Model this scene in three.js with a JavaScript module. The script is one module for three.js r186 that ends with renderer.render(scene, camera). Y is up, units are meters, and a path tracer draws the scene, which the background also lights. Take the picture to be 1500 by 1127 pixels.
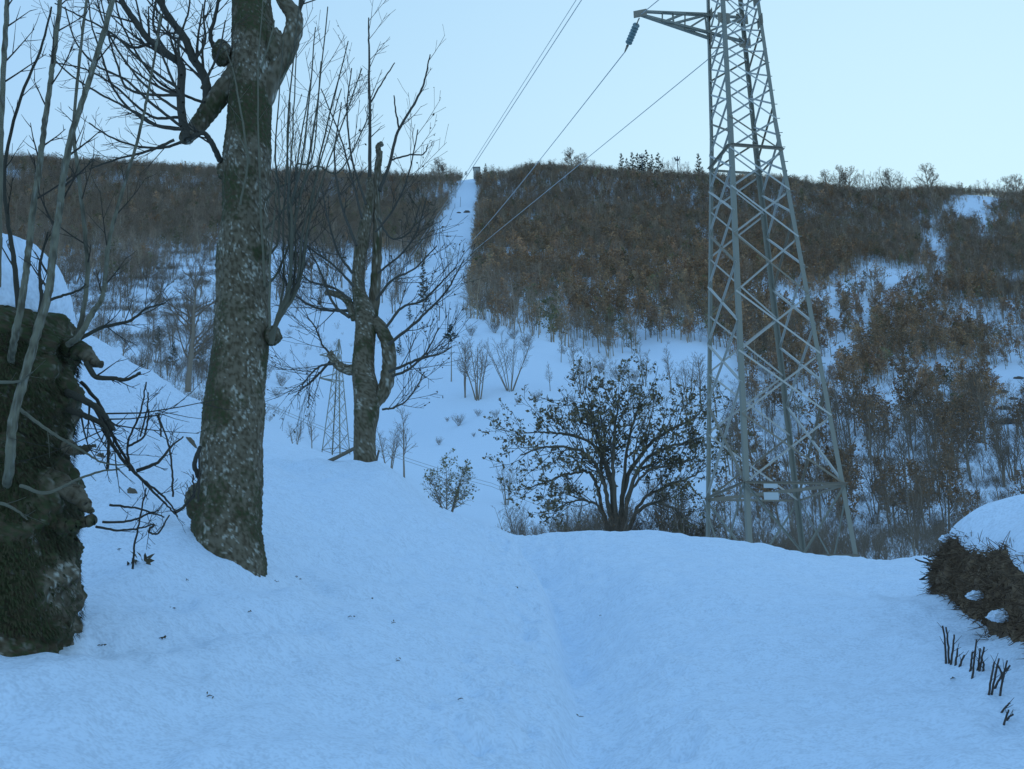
import * as THREE from 'three';
import { ImprovedNoise } from 'three/addons/math/ImprovedNoise.js';
import { mergeGeometries } from 'three/addons/utils/BufferGeometryUtils.js';

// ------------------------------------------------------------------ camera, sky, sun, exposure
const scene = new THREE.Scene();
const camera = new THREE.PerspectiveCamera(39, 1500 / 1127, 0.1, 8000);
camera.rotation.order = 'YXZ';
camera.position.set(0, 1.6, 0);
camera.rotation.set(THREE.MathUtils.degToRad(15), 0, THREE.MathUtils.degToRad(-1.2));
camera.updateProjectionMatrix(); camera.updateMatrixWorld(true);
const renderer = new THREE.WebGLRenderer();
renderer.toneMapping = THREE.LinearToneMapping;
renderer.toneMappingExposure = 1.0;
renderer.shadowMap.enabled = true;

const SUN_AZ = 0.42, SUN_EL = 0.07;                       // low behind the ridge, so the whole valley side lies in shade
const sunDir = new THREE.Vector3(Math.sin(SUN_AZ) * Math.cos(SUN_EL), Math.sin(SUN_EL), -Math.cos(SUN_AZ) * Math.cos(SUN_EL));
{
  const W = 512, Hh = 256, d = new Float32Array(W * Hh * 4);
  const lerp3 = (a, b, t) => [0, 1, 2].map(i => a[i] + (b[i] - a[i]) * t);
  for (let j = 0; j < Hh; j++) for (let i = 0; i < W; i++) {
    const el = ((j + .5) / Hh - .5) * Math.PI, th = ((i + .5) / W - .5) * 2 * Math.PI;
    const dir = [Math.cos(el) * Math.cos(th), Math.sin(el), Math.cos(el) * Math.sin(th)];
    const cs = dir[0] * sunDir.x + dir[1] * sunDir.y + dir[2] * sunDir.z;
    const t = Math.pow(Math.max(0, Math.sin(el)), 0.75);
    let c = lerp3([0.56, 0.83, 1.0], [0.165, 0.42, 0.86], Math.min(1, t * 1.02));
    const g = Math.pow(Math.max(0, (cs + 0.15) / 1.15), 3.4);
    c = lerp3(c, [0.74, 1.02, 1.1], Math.min(0.95, g * 0.9));
    const o = (j * W + i) * 4; d[o] = c[0]; d[o + 1] = c[1]; d[o + 2] = c[2]; d[o + 3] = 1;
  }
  const sky = new THREE.DataTexture(d, W, Hh, THREE.RGBAFormat, THREE.FloatType);
  sky.mapping = THREE.EquirectangularReflectionMapping; sky.magFilter = THREE.LinearFilter; sky.minFilter = THREE.LinearFilter;
  sky.wrapS = THREE.RepeatWrapping; sky.needsUpdate = true;
  scene.background = sky; scene.environment = sky;
}
const sun = new THREE.DirectionalLight(new THREE.Color(1, 0.93, 0.82), 2.2);
sun.position.copy(sunDir).multiplyScalar(1500); sun.castShadow = true;
sun.shadow.mapSize.set(4096, 4096);
Object.assign(sun.shadow.camera, { left: -900, right: 900, top: 900, bottom: -900, near: 10, far: 4000 });
scene.add(sun, sun.target);

// ------------------------------------------------------------------ helpers
const V = (x, y, z) => new THREE.Vector3(x, y, z);
function rng(seed) { let a = seed >>> 0; return () => { a = a + 0x6D2B79F5 | 0; let t = Math.imul(a ^ a >>> 15, 1 | a); t = t + Math.imul(t ^ t >>> 7, 61 | t) ^ t; return ((t ^ t >>> 14) >>> 0) / 4294967296; }; }
const perlin = new ImprovedNoise();
const nz = (x, y, z = 0) => perlin.noise(x + 37.2, y + 11.7, z + 5.3);
function fbm(x, y, z = 0, o = 4) { let s = 0, a = 0.5, f = 1; for (let i = 0; i < o; i++) { s += a * nz(x * f, y * f, z * f + i * 7.1); a *= .5; f *= 2.03; } return s; }
const clamp = (x, a = 0, b = 1) => Math.min(b, Math.max(a, x));
const sst = (a, b, x) => { const t = clamp((x - a) / (b - a)); return t * t * (3 - 2 * t); };
const tmp = V(0, 0, 0);
// a sighting: the point at a given distance ahead along the line of sight of a place in the photograph (1500 x 1127)
function at(px, py, dep) {
  const p = V((px - 750) / 750, (563.5 - py) / 563.5, .5).unproject(camera).sub(camera.position);
  return p.multiplyScalar(dep / -p.z).add(camera.position);
}
function pic(p) { tmp.copy(p).project(camera); return [tmp.x * 750 + 750, 563.5 - tmp.y * 563.5]; }
const used = {};
function numbered(n) { const k = used[n] = (used[n] ?? -1) + 1; return k ? `${n}_${String(k).padStart(3, '0')}` : n; }
function shade(o) { o.traverse(c => { if (c.isMesh) { c.castShadow = true; c.receiveShadow = true; } }); return o; }
function mesh(name, geo, mat, parent) { const m = new THREE.Mesh(geo, mat); m.name = parent ? name : numbered(name); m.castShadow = m.receiveShadow = true; (parent || scene).add(m); return m; }
function thing(name, label, category, pos, group) {
  const o = new THREE.Group(); o.name = numbered(name); if (pos) o.position.copy(pos);
  o.userData = { label, category }; if (group) o.userData.group = group; scene.add(o); return o;
}
function tag(o, label, category, group) { Object.assign(o.userData, { label, category }); if (group) o.userData.group = group; return o; }
const R3 = (r, g, b) => new THREE.Color().setRGB(r, g, b);
function mat(r, g, b, rough = .9, extra = {}) { return new THREE.MeshStandardMaterial({ color: R3(r, g, b), roughness: rough, side: THREE.DoubleSide, ...extra }); }

// a bag of tubes, leaves and blobs that becomes one geometry
class Bag {
  constructor() { this.p = []; this.n = []; this.u = []; this.c = []; this.i = []; }
  vert(p, n, u, v, c) { this.p.push(p.x, p.y, p.z); this.n.push(n.x, n.y, n.z); this.u.push(u, v); this.c.push(c[0], c[1], c[2]); return this.p.length / 3 - 1; }
  tube(pts, rad, sides = 5, col = [1, 1, 1], disp = null) {
    const N = pts.length; let t = V(0, 0, 0), nrm = V(0, 0, 0), prev = null, len = 0; const base = this.p.length / 3;
    for (let k = 0; k < N; k++) {
      t.subVectors(pts[Math.min(N - 1, k + 1)], pts[Math.max(0, k - 1)]).normalize();
      if (!prev) { nrm = Math.abs(t.y) > .9 ? V(1, 0, 0) : V(0, 1, 0); } else nrm = prev.clone();
      nrm.addScaledVector(t, -nrm.dot(t)).normalize(); prev = nrm.clone();
      const b = V(0, 0, 0).crossVectors(t, nrm);
      if (k) len += pts[k].distanceTo(pts[k - 1]);
      for (let s = 0; s <= sides; s++) {
        const a = s / sides * Math.PI * 2, ca = Math.cos(a), sa = Math.sin(a);
        const d = V(nrm.x * ca + b.x * sa, nrm.y * ca + b.y * sa, nrm.z * ca + b.z * sa);
        let r = rad[k], c = col;
        const q = pts[k].clone().addScaledVector(d, r);
        if (disp) { const o = disp(q, d, k / (N - 1), s === sides ? 0 : a); q.addScaledVector(d, o.d); c = o.c; }
        this.vert(q, d, s / sides, len, c);
      }
    }
    const w = sides + 1;
    for (let k = 0; k < N - 1; k++) for (let s = 0; s < sides; s++) { const a = base + k * w + s; this.i.push(a, a + 1, a + w, a + 1, a + w + 1, a + w); }
    if (rad[N - 1] > .004) { const e = this.vert(pts[N - 1], t, .5, len, col); for (let s = 0; s < sides; s++) this.i.push(e, base + (N - 1) * w + s, base + (N - 1) * w + s + 1); }
    return this;
  }
  tri(a, b, c, col) { const n = b.clone().sub(a).cross(c.clone().sub(a)).normalize(); const k = this.vert(a, n, 0, 0, col); this.vert(b, n, 1, 0, col); this.vert(c, n, .5, 1, col); this.i.push(k, k + 1, k + 2); }
  leaf(p, size, r, col) {                                   // a small curled leaf of two faces
    const d = V(r() - .5, r() - .5, r() - .5).normalize(), s = V(r() - .5, r() - .5, r() - .5).cross(d).normalize(), up = d.clone().cross(s);
    const tip = p.clone().addScaledVector(d, size), m = p.clone().addScaledVector(d, size * .5).addScaledVector(up, size * .12);
    this.tri(p, m.clone().addScaledVector(s, size * .3), tip, col); this.tri(p, tip, m.clone().addScaledVector(s, -size * .3), col);
  }
  build(smooth = false) {
    const g = new THREE.BufferGeometry();
    g.setAttribute('position', new THREE.Float32BufferAttribute(this.p, 3));
    g.setAttribute('normal', new THREE.Float32BufferAttribute(this.n, 3));
    g.setAttribute('uv', new THREE.Float32BufferAttribute(this.u, 2));
    g.setAttribute('color', new THREE.Float32BufferAttribute(this.c, 3));
    g.setIndex(this.i); if (smooth) g.computeVertexNormals();
    return g;
  }
  get empty() { return !this.i.length; }
}
function curve(pts, n) { return new THREE.CatmullRomCurve3(pts).getPoints(n); }
// photo polyline [[px,py,(dep)]...] -> points
const sight = (list, dep) => list.map(([x, y, d]) => at(x, y, d ?? dep));
const mpp = dep => dep * .966 / 1591 * 1.03;               // metres per photo pixel at a distance

// ------------------------------------------------------------------ terrain
// each row: distance ahead, then the line of sight on which the ground surface lies there
const rows = [
  [5, -900, 1000, -300, 1040, 0, 1080, 300, 1150, 600, 1195, 850, 1215, 1100, 1200, 1500, 1150, 1800, 1100, 2400, 1050],
  [6.5, -900, 830, -300, 880, 0, 930, 110, 925, 300, 985, 500, 1040, 750, 1078, 840, 1090, 1000, 1072, 1300, 1050, 1500, 1008, 1800, 930, 2400, 880],
  [8, -900, 720, -300, 790, 0, 835, 150, 838, 300, 890, 500, 952, 750, 1002, 845, 1015, 1000, 992, 1300, 970, 1440, 948, 1500, 925, 1700, 860, 2400, 780],
  [10, -900, 600, -300, 680, 0, 735, 150, 755, 290, 780, 400, 840, 500, 875, 750, 935, 840, 948, 1000, 922, 1300, 902, 1400, 885, 1500, 850, 1700, 790, 2400, 700],
  [13, -900, 480, 0, 590, 150, 600, 250, 650, 300, 690, 400, 745, 500, 792, 650, 845, 750, 868, 830, 878, 1000, 862, 1300, 855, 1400, 848, 1500, 835, 2400, 720],
  [15, -900, 380, 0, 480, 130, 500, 200, 540, 300, 602, 390, 700, 480, 730, 560, 755, 650, 795, 750, 828, 820, 838, 1000, 828, 1300, 838, 1400, 835, 1500, 830, 2400, 740],
  [18, -900, 450, 0, 530, 130, 545, 300, 640, 390, 683, 480, 693, 560, 705, 650, 762, 740, 797, 800, 806, 890, 798, 1040, 808, 1200, 820, 1350, 828, 1500, 832, 2400, 770],
  [20, -900, 500, 0, 580, 130, 590, 300, 660, 390, 676, 480, 680, 560, 685, 610, 715, 650, 747, 740, 782, 800, 788, 890, 782, 1040, 796, 1200, 809, 1350, 821, 1500, 832, 2400, 790],
  [22.5, -900, 560, 0, 620, 300, 680, 390, 692, 480, 697, 560, 715, 650, 788, 740, 802, 890, 797, 1040, 808, 1200, 820, 1350, 834, 1500, 848, 2400, 810],
  [28, -900, 560, 0, 600, 300, 610, 390, 641, 440, 652, 480, 666, 520, 692, 600, 770, 740, 812, 890, 800, 1040, 808, 1350, 836, 1500, 852, 2400, 820],
  [36, -900, 560, 0, 610, 300, 640, 390, 672, 480, 702, 600, 785, 740, 828, 900, 812, 1040, 815, 1350, 842, 2400, 830],
  [60, -900, 560, 0, 620, 300, 670, 480, 720, 600, 790, 740, 830, 900, 830, 1350, 850, 2400, 830],
  [90, -900, 540, 0, 610, 300, 640, 400, 665, 490, 690, 590, 715, 650, 760, 740, 782, 900, 800, 1350, 826, 2400, 800],
  [130, -900, 500, 0, 575, 300, 600, 400, 640, 490, 680, 590, 690, 650, 710, 740, 720, 900, 740, 1050, 770, 1350, 788, 2400, 740],
  [175, -900, 460, 0, 540, 300, 565, 400, 600, 490, 664, 560, 650, 650, 620, 750, 592, 850, 610, 1000, 650, 1100, 695, 1350, 745, 2400, 680],
  [210, -900, 430, 0, 510, 300, 535, 400, 570, 490, 610, 560, 600, 650, 560, 750, 548, 850, 568, 950, 605, 1050, 655, 1150, 690, 1350, 712, 2400, 640],
  [250, -900, 400, 0, 480, 300, 500, 400, 530, 490, 550, 560, 540, 650, 490, 690, 477, 790, 495, 880, 530, 950, 562, 1010, 592, 1080, 642, 1150, 668, 1350, 678, 2400, 600],
  [285, -900, 370, 0, 455, 300, 475, 400, 500, 490, 510, 560, 500, 650, 472, 690, 472, 790, 502, 880, 542, 950, 560, 1010, 575, 1080, 612, 1150, 640, 1350, 645, 2400, 570],
  [330, -900, 345, 0, 430, 300, 450, 400, 470, 560, 465, 650, 447, 690, 445, 790, 475, 880, 508, 950, 512, 1010, 507, 1060, 510, 1150, 560, 1250, 590, 1350, 600, 2400, 530],
  [420, -900, 310, 0, 385, 300, 400, 560, 410, 660, 415, 790, 428, 950, 442, 1050, 452, 1200, 500, 1350, 520, 1500, 510, 2400, 440],
  [550, -900, 275, 0, 335, 300, 350, 660, 370, 790, 370, 1050, 385, 1350, 420, 1500, 420, 2400, 350],
  [700, -900, 245, 0, 285, 300, 300, 660, 315, 790, 310, 1050, 325, 1350, 345, 1500, 345, 2400, 290],
  [850, -900, 225, 0, 252, 130, 258, 330, 270, 500, 274, 640, 279, 690, 276, 740, 273, 780, 263, 850, 266, 930, 273, 1040, 276, 1150, 281, 1210, 291, 1280, 299, 1360, 295, 1440, 298, 1500, 304, 2400, 300],
];
const CT = [
  { dep: .4, f: [[-1, 0], [1, 0]] }, { dep: 2.2, f: [[-1, .42], [0, .3], [1, .4]] },
  ...rows.map(r => { const f = []; for (let k = 1; k < r.length; k += 2) { const p = at(r[k], r[k + 1], r[0]); f.push([Math.atan2(p.x, -p.z), p.y]); } return { dep: r[0], f }; }),
];
const ridge = CT[CT.length - 1].f;
CT.push({ dep: 900, f: ridge.map(([a, h]) => [a, h + 1]) }, { dep: 1000, f: ridge.map(([a, h]) => [a, h + 14]) }, { dep: 1600, f: ridge.map(([a, h]) => [a, h + 75]) }, { dep: 4000, f: ridge.map(([a, h]) => [a, h + 150]) });
function herm(f, x) {                                       // smooth, free of overshoot
  const n = f.length; if (x <= f[0][0]) return f[0][1]; if (x >= f[n - 1][0]) return f[n - 1][1];
  let k = 0; while (f[k + 1][0] < x) k++;
  const sl = i => (f[i + 1][1] - f[i][1]) / (f[i + 1][0] - f[i][0]);
  const d = sl(k); let m0 = k ? (sl(k - 1) * d > 0 ? 2 * sl(k - 1) * d / (sl(k - 1) + d) : 0) : d, m1 = k < n - 2 ? (sl(k + 1) * d > 0 ? 2 * sl(k + 1) * d / (sl(k + 1) + d) : 0) : d;
  const h = f[k + 1][0] - f[k][0], t = (x - f[k][0]) / h, t2 = t * t, t3 = t2 * t;
  return (2 * t3 - 3 * t2 + 1) * f[k][1] + (t3 - 2 * t2 + t) * h * m0 + (-2 * t3 + 3 * t2) * f[k + 1][1] + (t3 - t2) * h * m1;
}
const LD = CT.map(c => Math.log(c.dep));
let colCache = { a: null, f: null };
const track = [[5, 832], [6.5, 838], [8, 844], [10, 840], [13, 826], [15, 808], [18, 778], [20, 742]].map(([d, px]) => [d, at(px, 900, d).x]);
function groundY(x, z) {
  const r = Math.hypot(x, z), phi = Math.atan2(x, -z), ap = Math.abs(phi), pc = clamp(phi, -.85, .85);
  const dep = Math.max(.4, r * Math.cos(Math.min(ap, .62)));
  if (colCache.a !== pc) colCache = { a: pc, f: CT.map((c, i) => [LD[i], herm(c.f, pc)]) };
  let h = herm(colCache.f, Math.log(dep));
  const wb = sst(2.5, 1.2, ap);
  if (wb < 1) h = h * wb + (1 - wb) * (-.10 * r / (1 + r / 300));
  // relief of its own: soft drifts, trodden snow, rough far slopes
  if (r < 60) {
    const fr = sst(60, 25, r);
    h += fr * (.16 * nz(x * .45, z * .45) * sst(4, 9, r) + .11 * nz(x * 1.3, z * 1.1, 2) + .04 * nz(x * 4.2, z * 3.4, 4));
    if (z < 0 && r < 24) {
      const tx = herm(track, -z), dx = x - tx;
      h -= (.2 + .16 * sst(8, 12, -z)) * Math.exp(-Math.pow(dx / (dx < 0 ? .13 : .6), 2)) * sst(21, 17, -z) + .10 * Math.exp(-dx * dx / .8) * sst(21, 14, -z);
      h += .13 * nz((x + z * .35) * 2.2, (z - x * .35) * .5, 6) * sst(-.6, -2, dx);
      const tr = Math.exp(-Math.pow((dx + .55) / .55, 2)) + .8 * Math.exp(-Math.pow((dx - .6) / .35, 2));
      h += tr * (.2 * Math.min(0, nz(x * 4.6, z * 3.6, 8) + .08) + .035 * nz(x * 11, z * 11, 3));
      h += .06 * fbm(x * 6, z * 6, 1, 2) * sst(.25, .5, fbm(x * .8, z * .8, 9, 2) + .3);
    }
  }
  if (r > 40) { const f = sst(40, 300, r); h += f * (5 * fbm(x / 70, z / 70, 1, 3) * sst(840, 600, dep) + 1.2 * nz(x / 14, z / 14, 3)); }
  return h;
}
function ground(px, py, d0 = 4, d1 = 900) {                 // where a line of sight meets the snow
  let a = d0;
  for (let d = d0; d < d1; d *= 1.012) { const p = at(px, py, d); if (groundY(p.x, p.z) >= p.y) { let lo = a, hi = d; for (let k = 0; k < 18; k++) { const m = (lo + hi) / 2, q = at(px, py, m); if (groundY(q.x, q.z) >= q.y) hi = m; else lo = m; } const q = at(px, py, hi); q.y = groundY(q.x, q.z); return q; } a = d; }
  return null;
}
const onGround = (px, py, dep) => { const p = at(px, py, dep); p.y = groundY(p.x, p.z); return p; };

function noiseTex(n, fn, srgb) {
  const d = new Uint8Array(n * n * 4);
  for (let j = 0; j < n; j++) for (let i = 0; i < n; i++) { const c = fn(i / n, j / n), o = (j * n + i) * 4; for (let k = 0; k < 3; k++) d[o + k] = clamp(Array.isArray(c) ? c[k] : c) * 255; d[o + 3] = 255; }
  const t = new THREE.DataTexture(d, n, n); t.wrapS = t.wrapT = THREE.RepeatWrapping; t.magFilter = THREE.LinearFilter; t.minFilter = THREE.LinearMipmapLinearFilter; t.generateMipmaps = true;
  if (srgb) t.colorSpace = THREE.SRGBColorSpace; t.needsUpdate = true; return t;
}
// tiles without a seam: value noise that repeats after f cells
const hsh = (i, j, s) => { let h = Math.imul(i, 374761393) + Math.imul(j, 668265263) + Math.imul(s, 1274126177) | 0; h = Math.imul(h ^ h >>> 13, 1274126177); return ((h ^ h >>> 16) >>> 0) / 2147483648 - 1; };
const tileN = (u, v, f, s) => { const x = u * f, y = v * f, i = Math.floor(x), j = Math.floor(y), a = x - i, b = y - j, p = a * a * (3 - 2 * a), q = b * b * (3 - 2 * b), m = k => ((k % f) + f) % f; const g = (di, dj) => hsh(m(i + di), m(j + dj), s); return (g(0, 0) * (1 - p) + g(1, 0) * p) * (1 - q) + (g(0, 1) * (1 - p) + g(1, 1) * p) * q; };
const snowBump = noiseTex(512, (u, v) => .5 + .3 * tileN(u, v, 14, 3) + .28 * tileN(u, v, 45, 9) + .3 * tileN(u, v, 120, 5));
const snowGrain = noiseTex(512, (u, v) => .98 + .02 * tileN(u, v, 20, 13) + .03 * tileN(u, v, 70, 17) + .05 * tileN(u, v, 160, 19), true);
const barkBump = noiseTex(512, (u, v) => { return .5 + .45 * tileN(u, v, 18, 1) + .35 * tileN(u, v, 60, 4) + .25 * tileN(u, v, 150, 7); });

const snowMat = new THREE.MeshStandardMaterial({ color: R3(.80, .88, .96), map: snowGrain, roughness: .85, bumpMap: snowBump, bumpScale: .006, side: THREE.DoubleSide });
{
  const phis = [], rs = [];
  for (let k = 0; k <= 620; k++) phis.push(-.52 + 1.04 * k / 620);
  for (let k = 1; k < 90; k++) phis.push(.52 + (2 * Math.PI - 1.04) * k / 90);
  phis.push(phis[0] + 2 * Math.PI);
  for (let r = .35; r < 4.2; r *= 1.07) rs.push(r);
  for (let r = 4.2; r < 26; r *= 1.0095) rs.push(r);
  for (let r = 26; r < 960; r *= 1.018) rs.push(r);
  for (let r = 970; r < 4200; r *= 1.12) rs.push(r);
  const P = new Float32Array(phis.length * rs.length * 3), U = new Float32Array(phis.length * rs.length * 2), I = [];
  phis.forEach((a, i) => rs.forEach((r, j) => {
    const x = Math.sin(a) * r, z = -Math.cos(a) * r, o = i * rs.length + j;
    P[o * 3] = x; P[o * 3 + 1] = groundY(x, z); P[o * 3 + 2] = z; U[o * 2] = x / 1.7; U[o * 2 + 1] = z / 1.7;
  }));
  for (let i = 0; i < phis.length - 1; i++) for (let j = 0; j < rs.length - 1; j++) { const a = i * rs.length + j, b = a + rs.length; I.push(a, b, a + 1, b, b + 1, a + 1); }
  const g = new THREE.BufferGeometry(); g.setAttribute('position', new THREE.BufferAttribute(P, 3)); g.setAttribute('uv', new THREE.BufferAttribute(U, 2)); g.setIndex(I); g.computeVertexNormals();
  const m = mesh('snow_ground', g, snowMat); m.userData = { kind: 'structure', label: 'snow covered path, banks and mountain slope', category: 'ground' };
}
console.log('terrain done');

// ------------------------------------------------------------------ tree growing
// one bare tree, one unit = one metre, foot at the origin
function wander(p, dir, len, n, r, jit, lift) {
  const pts = [p.clone()], d = dir.clone().normalize();
  for (let k = 0; k < n; k++) { d.x += (r() - .5) * jit; d.y += (r() - .5) * jit + lift; d.z += (r() - .5) * jit; d.normalize(); pts.push(pts[k].clone().addScaledVector(d, len / n)); }
  return pts;
}
const taper = (n, a, b) => Array.from({ length: n }, (_, k) => a + (b - a) * k / (n - 1));
const sideDir = (dir, ang, r) => { const q = V(r() - .5, r() - .5, r() - .5); q.addScaledVector(dir, -q.dot(dir)).normalize(); return dir.clone().multiplyScalar(Math.cos(ang)).addScaledVector(q, Math.sin(ang)); };
function ramify(bag, p, dir, len, rad, lvl, o, r) {
  const n = lvl >= 2 ? 4 : lvl === 1 ? 3 : 2, pts = wander(p, dir, len, n, r, o.jit, o.lift);
  bag.tube(pts, taper(n + 1, rad, Math.max(o.tip, rad * .35)), lvl >= 2 ? o.sides : 3, o.col);
  if (o.leaf && lvl <= 1) for (let k = 0; k < o.leaf; k++) if (r() < o.leafP) bag.leaf(pts[1 + Math.floor(r() * n)].clone().add(V((r() - .5) * .1, (r() - .5) * .1, (r() - .5) * .1).multiplyScalar(o.leafS * 8)), o.leafS * (.6 + r() * .8), r, o.leafCols[Math.floor(r() * o.leafCols.length)]);
  if (lvl <= 0) return;
  const c = o.kids[lvl] ?? 4;
  for (let k = 0; k < c; k++) {
    const t = .25 + .75 * (k + r()) / c, i = Math.min(n - 1, Math.floor(t * n)), q = pts[i].clone().lerp(pts[i + 1], t * n - i);
    const d0 = pts[i + 1].clone().sub(pts[i]).normalize();
    ramify(bag, q, sideDir(d0, o.ang * (.7 + .6 * r()), r), len * (o.shrink * (.7 + .6 * r())) * (1.15 - .5 * t), rad * .5, lvl - 1, o, r);
  }
}
const TW = [.20, .142, .094], TRK = [.25, .195, .14];
const rust = [[.28, .16, .082], [.24, .15, .088], [.31, .175, .082], [.21, .15, .098]];
const dull = [[.14, .13, .06], [.17, .14, .065], [.12, .12, .06]];
const vcMat = new THREE.MeshStandardMaterial({ vertexColors: true, roughness: .95, side: THREE.DoubleSide });
const woodMat = new THREE.MeshStandardMaterial({ vertexColors: true, roughness: .92, side: THREE.DoubleSide, bumpMap: barkBump, bumpScale: .004 });

function bareTree({ seed, h, stems = 1, spread = .2, rad = .1, first = .3, limbs = 14, limbLen = .3, up = .9, lvl = 1, kids = [0, 5, 5, 5], leaf = 0, leafP = 0, leafS = .15, leafCols = rust, col = TW, trunkCol = TRK, shrink = .5, ang = .7, jit = .35, tip = .006, trunkJit = .12 }) {
  const r = rng(seed), trunk = new Bag(), crown = new Bag();
  const o = { jit, lift: .05, tip, sides: 4, col, kids, ang, shrink, leaf, leafP, leafS, leafCols };
  for (let s = 0; s < stems; s++) {
    const a = (s + r() * .7) / stems * Math.PI * 2, sp = stems > 1 ? spread * (.5 + .7 * r()) : 0, hh = h * (stems > 1 ? .7 + .3 * r() : 1);
    const dir = V(Math.cos(a) * sp, 1, Math.sin(a) * sp), n = 7;
    const pts = wander(V(Math.cos(a) * rad * (stems > 1 ? 1.6 : 0), -.3, Math.sin(a) * rad * (stems > 1 ? 1.6 : 0)), dir, hh, n, r, trunkJit, .02);
    const R = rad / Math.pow(stems, .4); trunk.tube(pts, taper(n + 1, R, R * .16), 6, trunkCol);
    const L = Math.max(3, Math.round(limbs / Math.pow(stems, .75)));
    for (let k = 0; k < L; k++) {
      const t = first + (1 - first) * (k + r() * .8) / L, i = Math.min(n - 1, Math.floor(t * n)), q = pts[i].clone().lerp(pts[i + 1], t * n - i);
      const b = r() * 6.283, e = up * (.6 + .7 * r());
      ramify(crown, q, V(Math.cos(b), e, Math.sin(b)), h * limbLen * (1.25 - t * .85) * (.7 + .6 * r()), R * .42 * (1.1 - .7 * t), lvl, o, r);
    }
  }
  return { trunk: trunk.build(), crown: crown.build() };
}
function pineTree({ seed, h, crownFrom = .35, width = .22, col = [.035, .05, .03], n = 26, rad = .1, tuft = 9 }) {
  const r = rng(seed), trunk = new Bag(), crown = new Bag();
  const pts = wander(V(0, -.3, 0), V(0, 1, 0), h, 6, r, .05, 0); trunk.tube(pts, taper(7, rad, .015), 6, TRK);
  for (let k = 0; k < n; k++) {
    const t = crownFrom + (1 - crownFrom) * (k / n), y = t * h, b = r() * 6.283, L = h * width * (1.05 - (t - crownFrom) / (1 - crownFrom)) * (.7 + .5 * r()) + .1;
    const bp = wander(V(0, y, 0), V(Math.cos(b), .25, Math.sin(b)), L, 3, r, .2, .06); crown.tube(bp, taper(4, .025, .008), 3, TW);
    for (let q = 0; q < tuft * 4; q++) {
      const c = bp[0].clone().lerp(bp[3], .25 + .75 * r()).add(V((r() - .5) * .35, (r() - .5) * .25, (r() - .5) * .35).multiplyScalar(L * .45)), d = V(r() - .5, r() - .2, r() - .5).normalize().multiplyScalar(.22 + L * .14), s = V(r() - .5, r() - .5, r() - .5).multiplyScalar(.1 + .05 * L), k2 = .7 + .6 * r();
      crown.tri(c.clone().add(s), c.clone().sub(s), c.clone().add(d), col.map(v => v * k2));
    }
  }
  return { trunk: trunk.build(), crown: crown.build() };
}
function plant(name, pr, pos, sc, turn, label, category, group) {
  const o = thing(name, label, category, pos, group);
  mesh('trunk', pr.trunk, vcMat, o); mesh('crown', pr.crown, vcMat, o);
  o.scale.setScalar(sc); o.rotation.y = turn; return o;
}

// ------------------------------------------------------------------ the far wood: uncountable, one mass of each kind
const poly = (pts, x, y) => { let c = false; for (let i = 0, j = pts.length - 1; i < pts.length; j = i++) { const [xi, yi] = pts[i], [xj, yj] = pts[j]; if ((yi > y) !== (yj > y) && x < (xj - xi) * (y - yi) / (yj - yi) + xi) c = !c; } return c; };
const blob = (x, y, cx, cy, rx, ry) => Math.exp(-(((x - cx) / rx) ** 2 + ((y - cy) / ry) ** 2));
const leftWood = [[-2500, 100], [640, 240], [676, 268], [668, 290], [650, 312], [638, 335], [628, 360], [618, 395], [596, 385], [560, 362], [480, 372], [400, 362], [330, 372], [280, 380], [235, 400], [185, 425], [130, 405], [60, 430], [-200, 480], [-2500, 500]];
const rightWood = [[697, 268], [700, 300], [697, 340], [692, 372], [690, 420], [684, 468], [720, 478], [790, 492], [840, 512], [890, 532], [930, 522], [960, 508], [1010, 502], [1050, 508], [1070, 560], [1090, 600], [1160, 620], [1260, 640], [1500, 660], [1900, 640], [4000, 560], [4000, 100], [740, 240]];
const white = [[1165, 447, 45, 12], [1300, 408, 50, 20], [1232, 452, 14, 26], [1376, 362, 14, 34], [1376, 372, 14, 10], [1414, 312, 36, 26], [1440, 299, 50, 10], [1362, 545, 28, 12], [1488, 416, 30, 11], [1490, 570, 26, 45], [1440, 345, 14, 20], [1470, 365, 12, 10], [1010, 515, 60, 12], [1215, 540, 24, 28], [1300, 590, 30, 30], [962, 268, 26, 8]];
function woodAt(x, y) {
  let d = 0;
  if (poly(leftWood, x, y)) d = 1;
  else if (poly(rightWood, x, y)) d = 1 - .6 * sst(540, 660, y) * sst(1000, 1150, x);
  for (const [cx, cy, rx, ry] of white) d *= 1 - .97 * clamp(1.6 * blob(x, y, cx, cy, rx, ry));
  return d;
}
const rustAt = (x, y) => .04 + .08 * sst(600, 700, x) + .6 * blob(x, y, 930, 430, 170, 75) +   .65 * blob(x, y, 1280, 480, 150, 70) + .75 * blob(x, y, 1260, 610, 130, 80) + .5 * blob(x, y, 1430, 560, 70, 60) + .35 * blob(x, y, 760, 385, 70, 40) + .3 * blob(x, y, 1100, 420, 100, 70);
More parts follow.
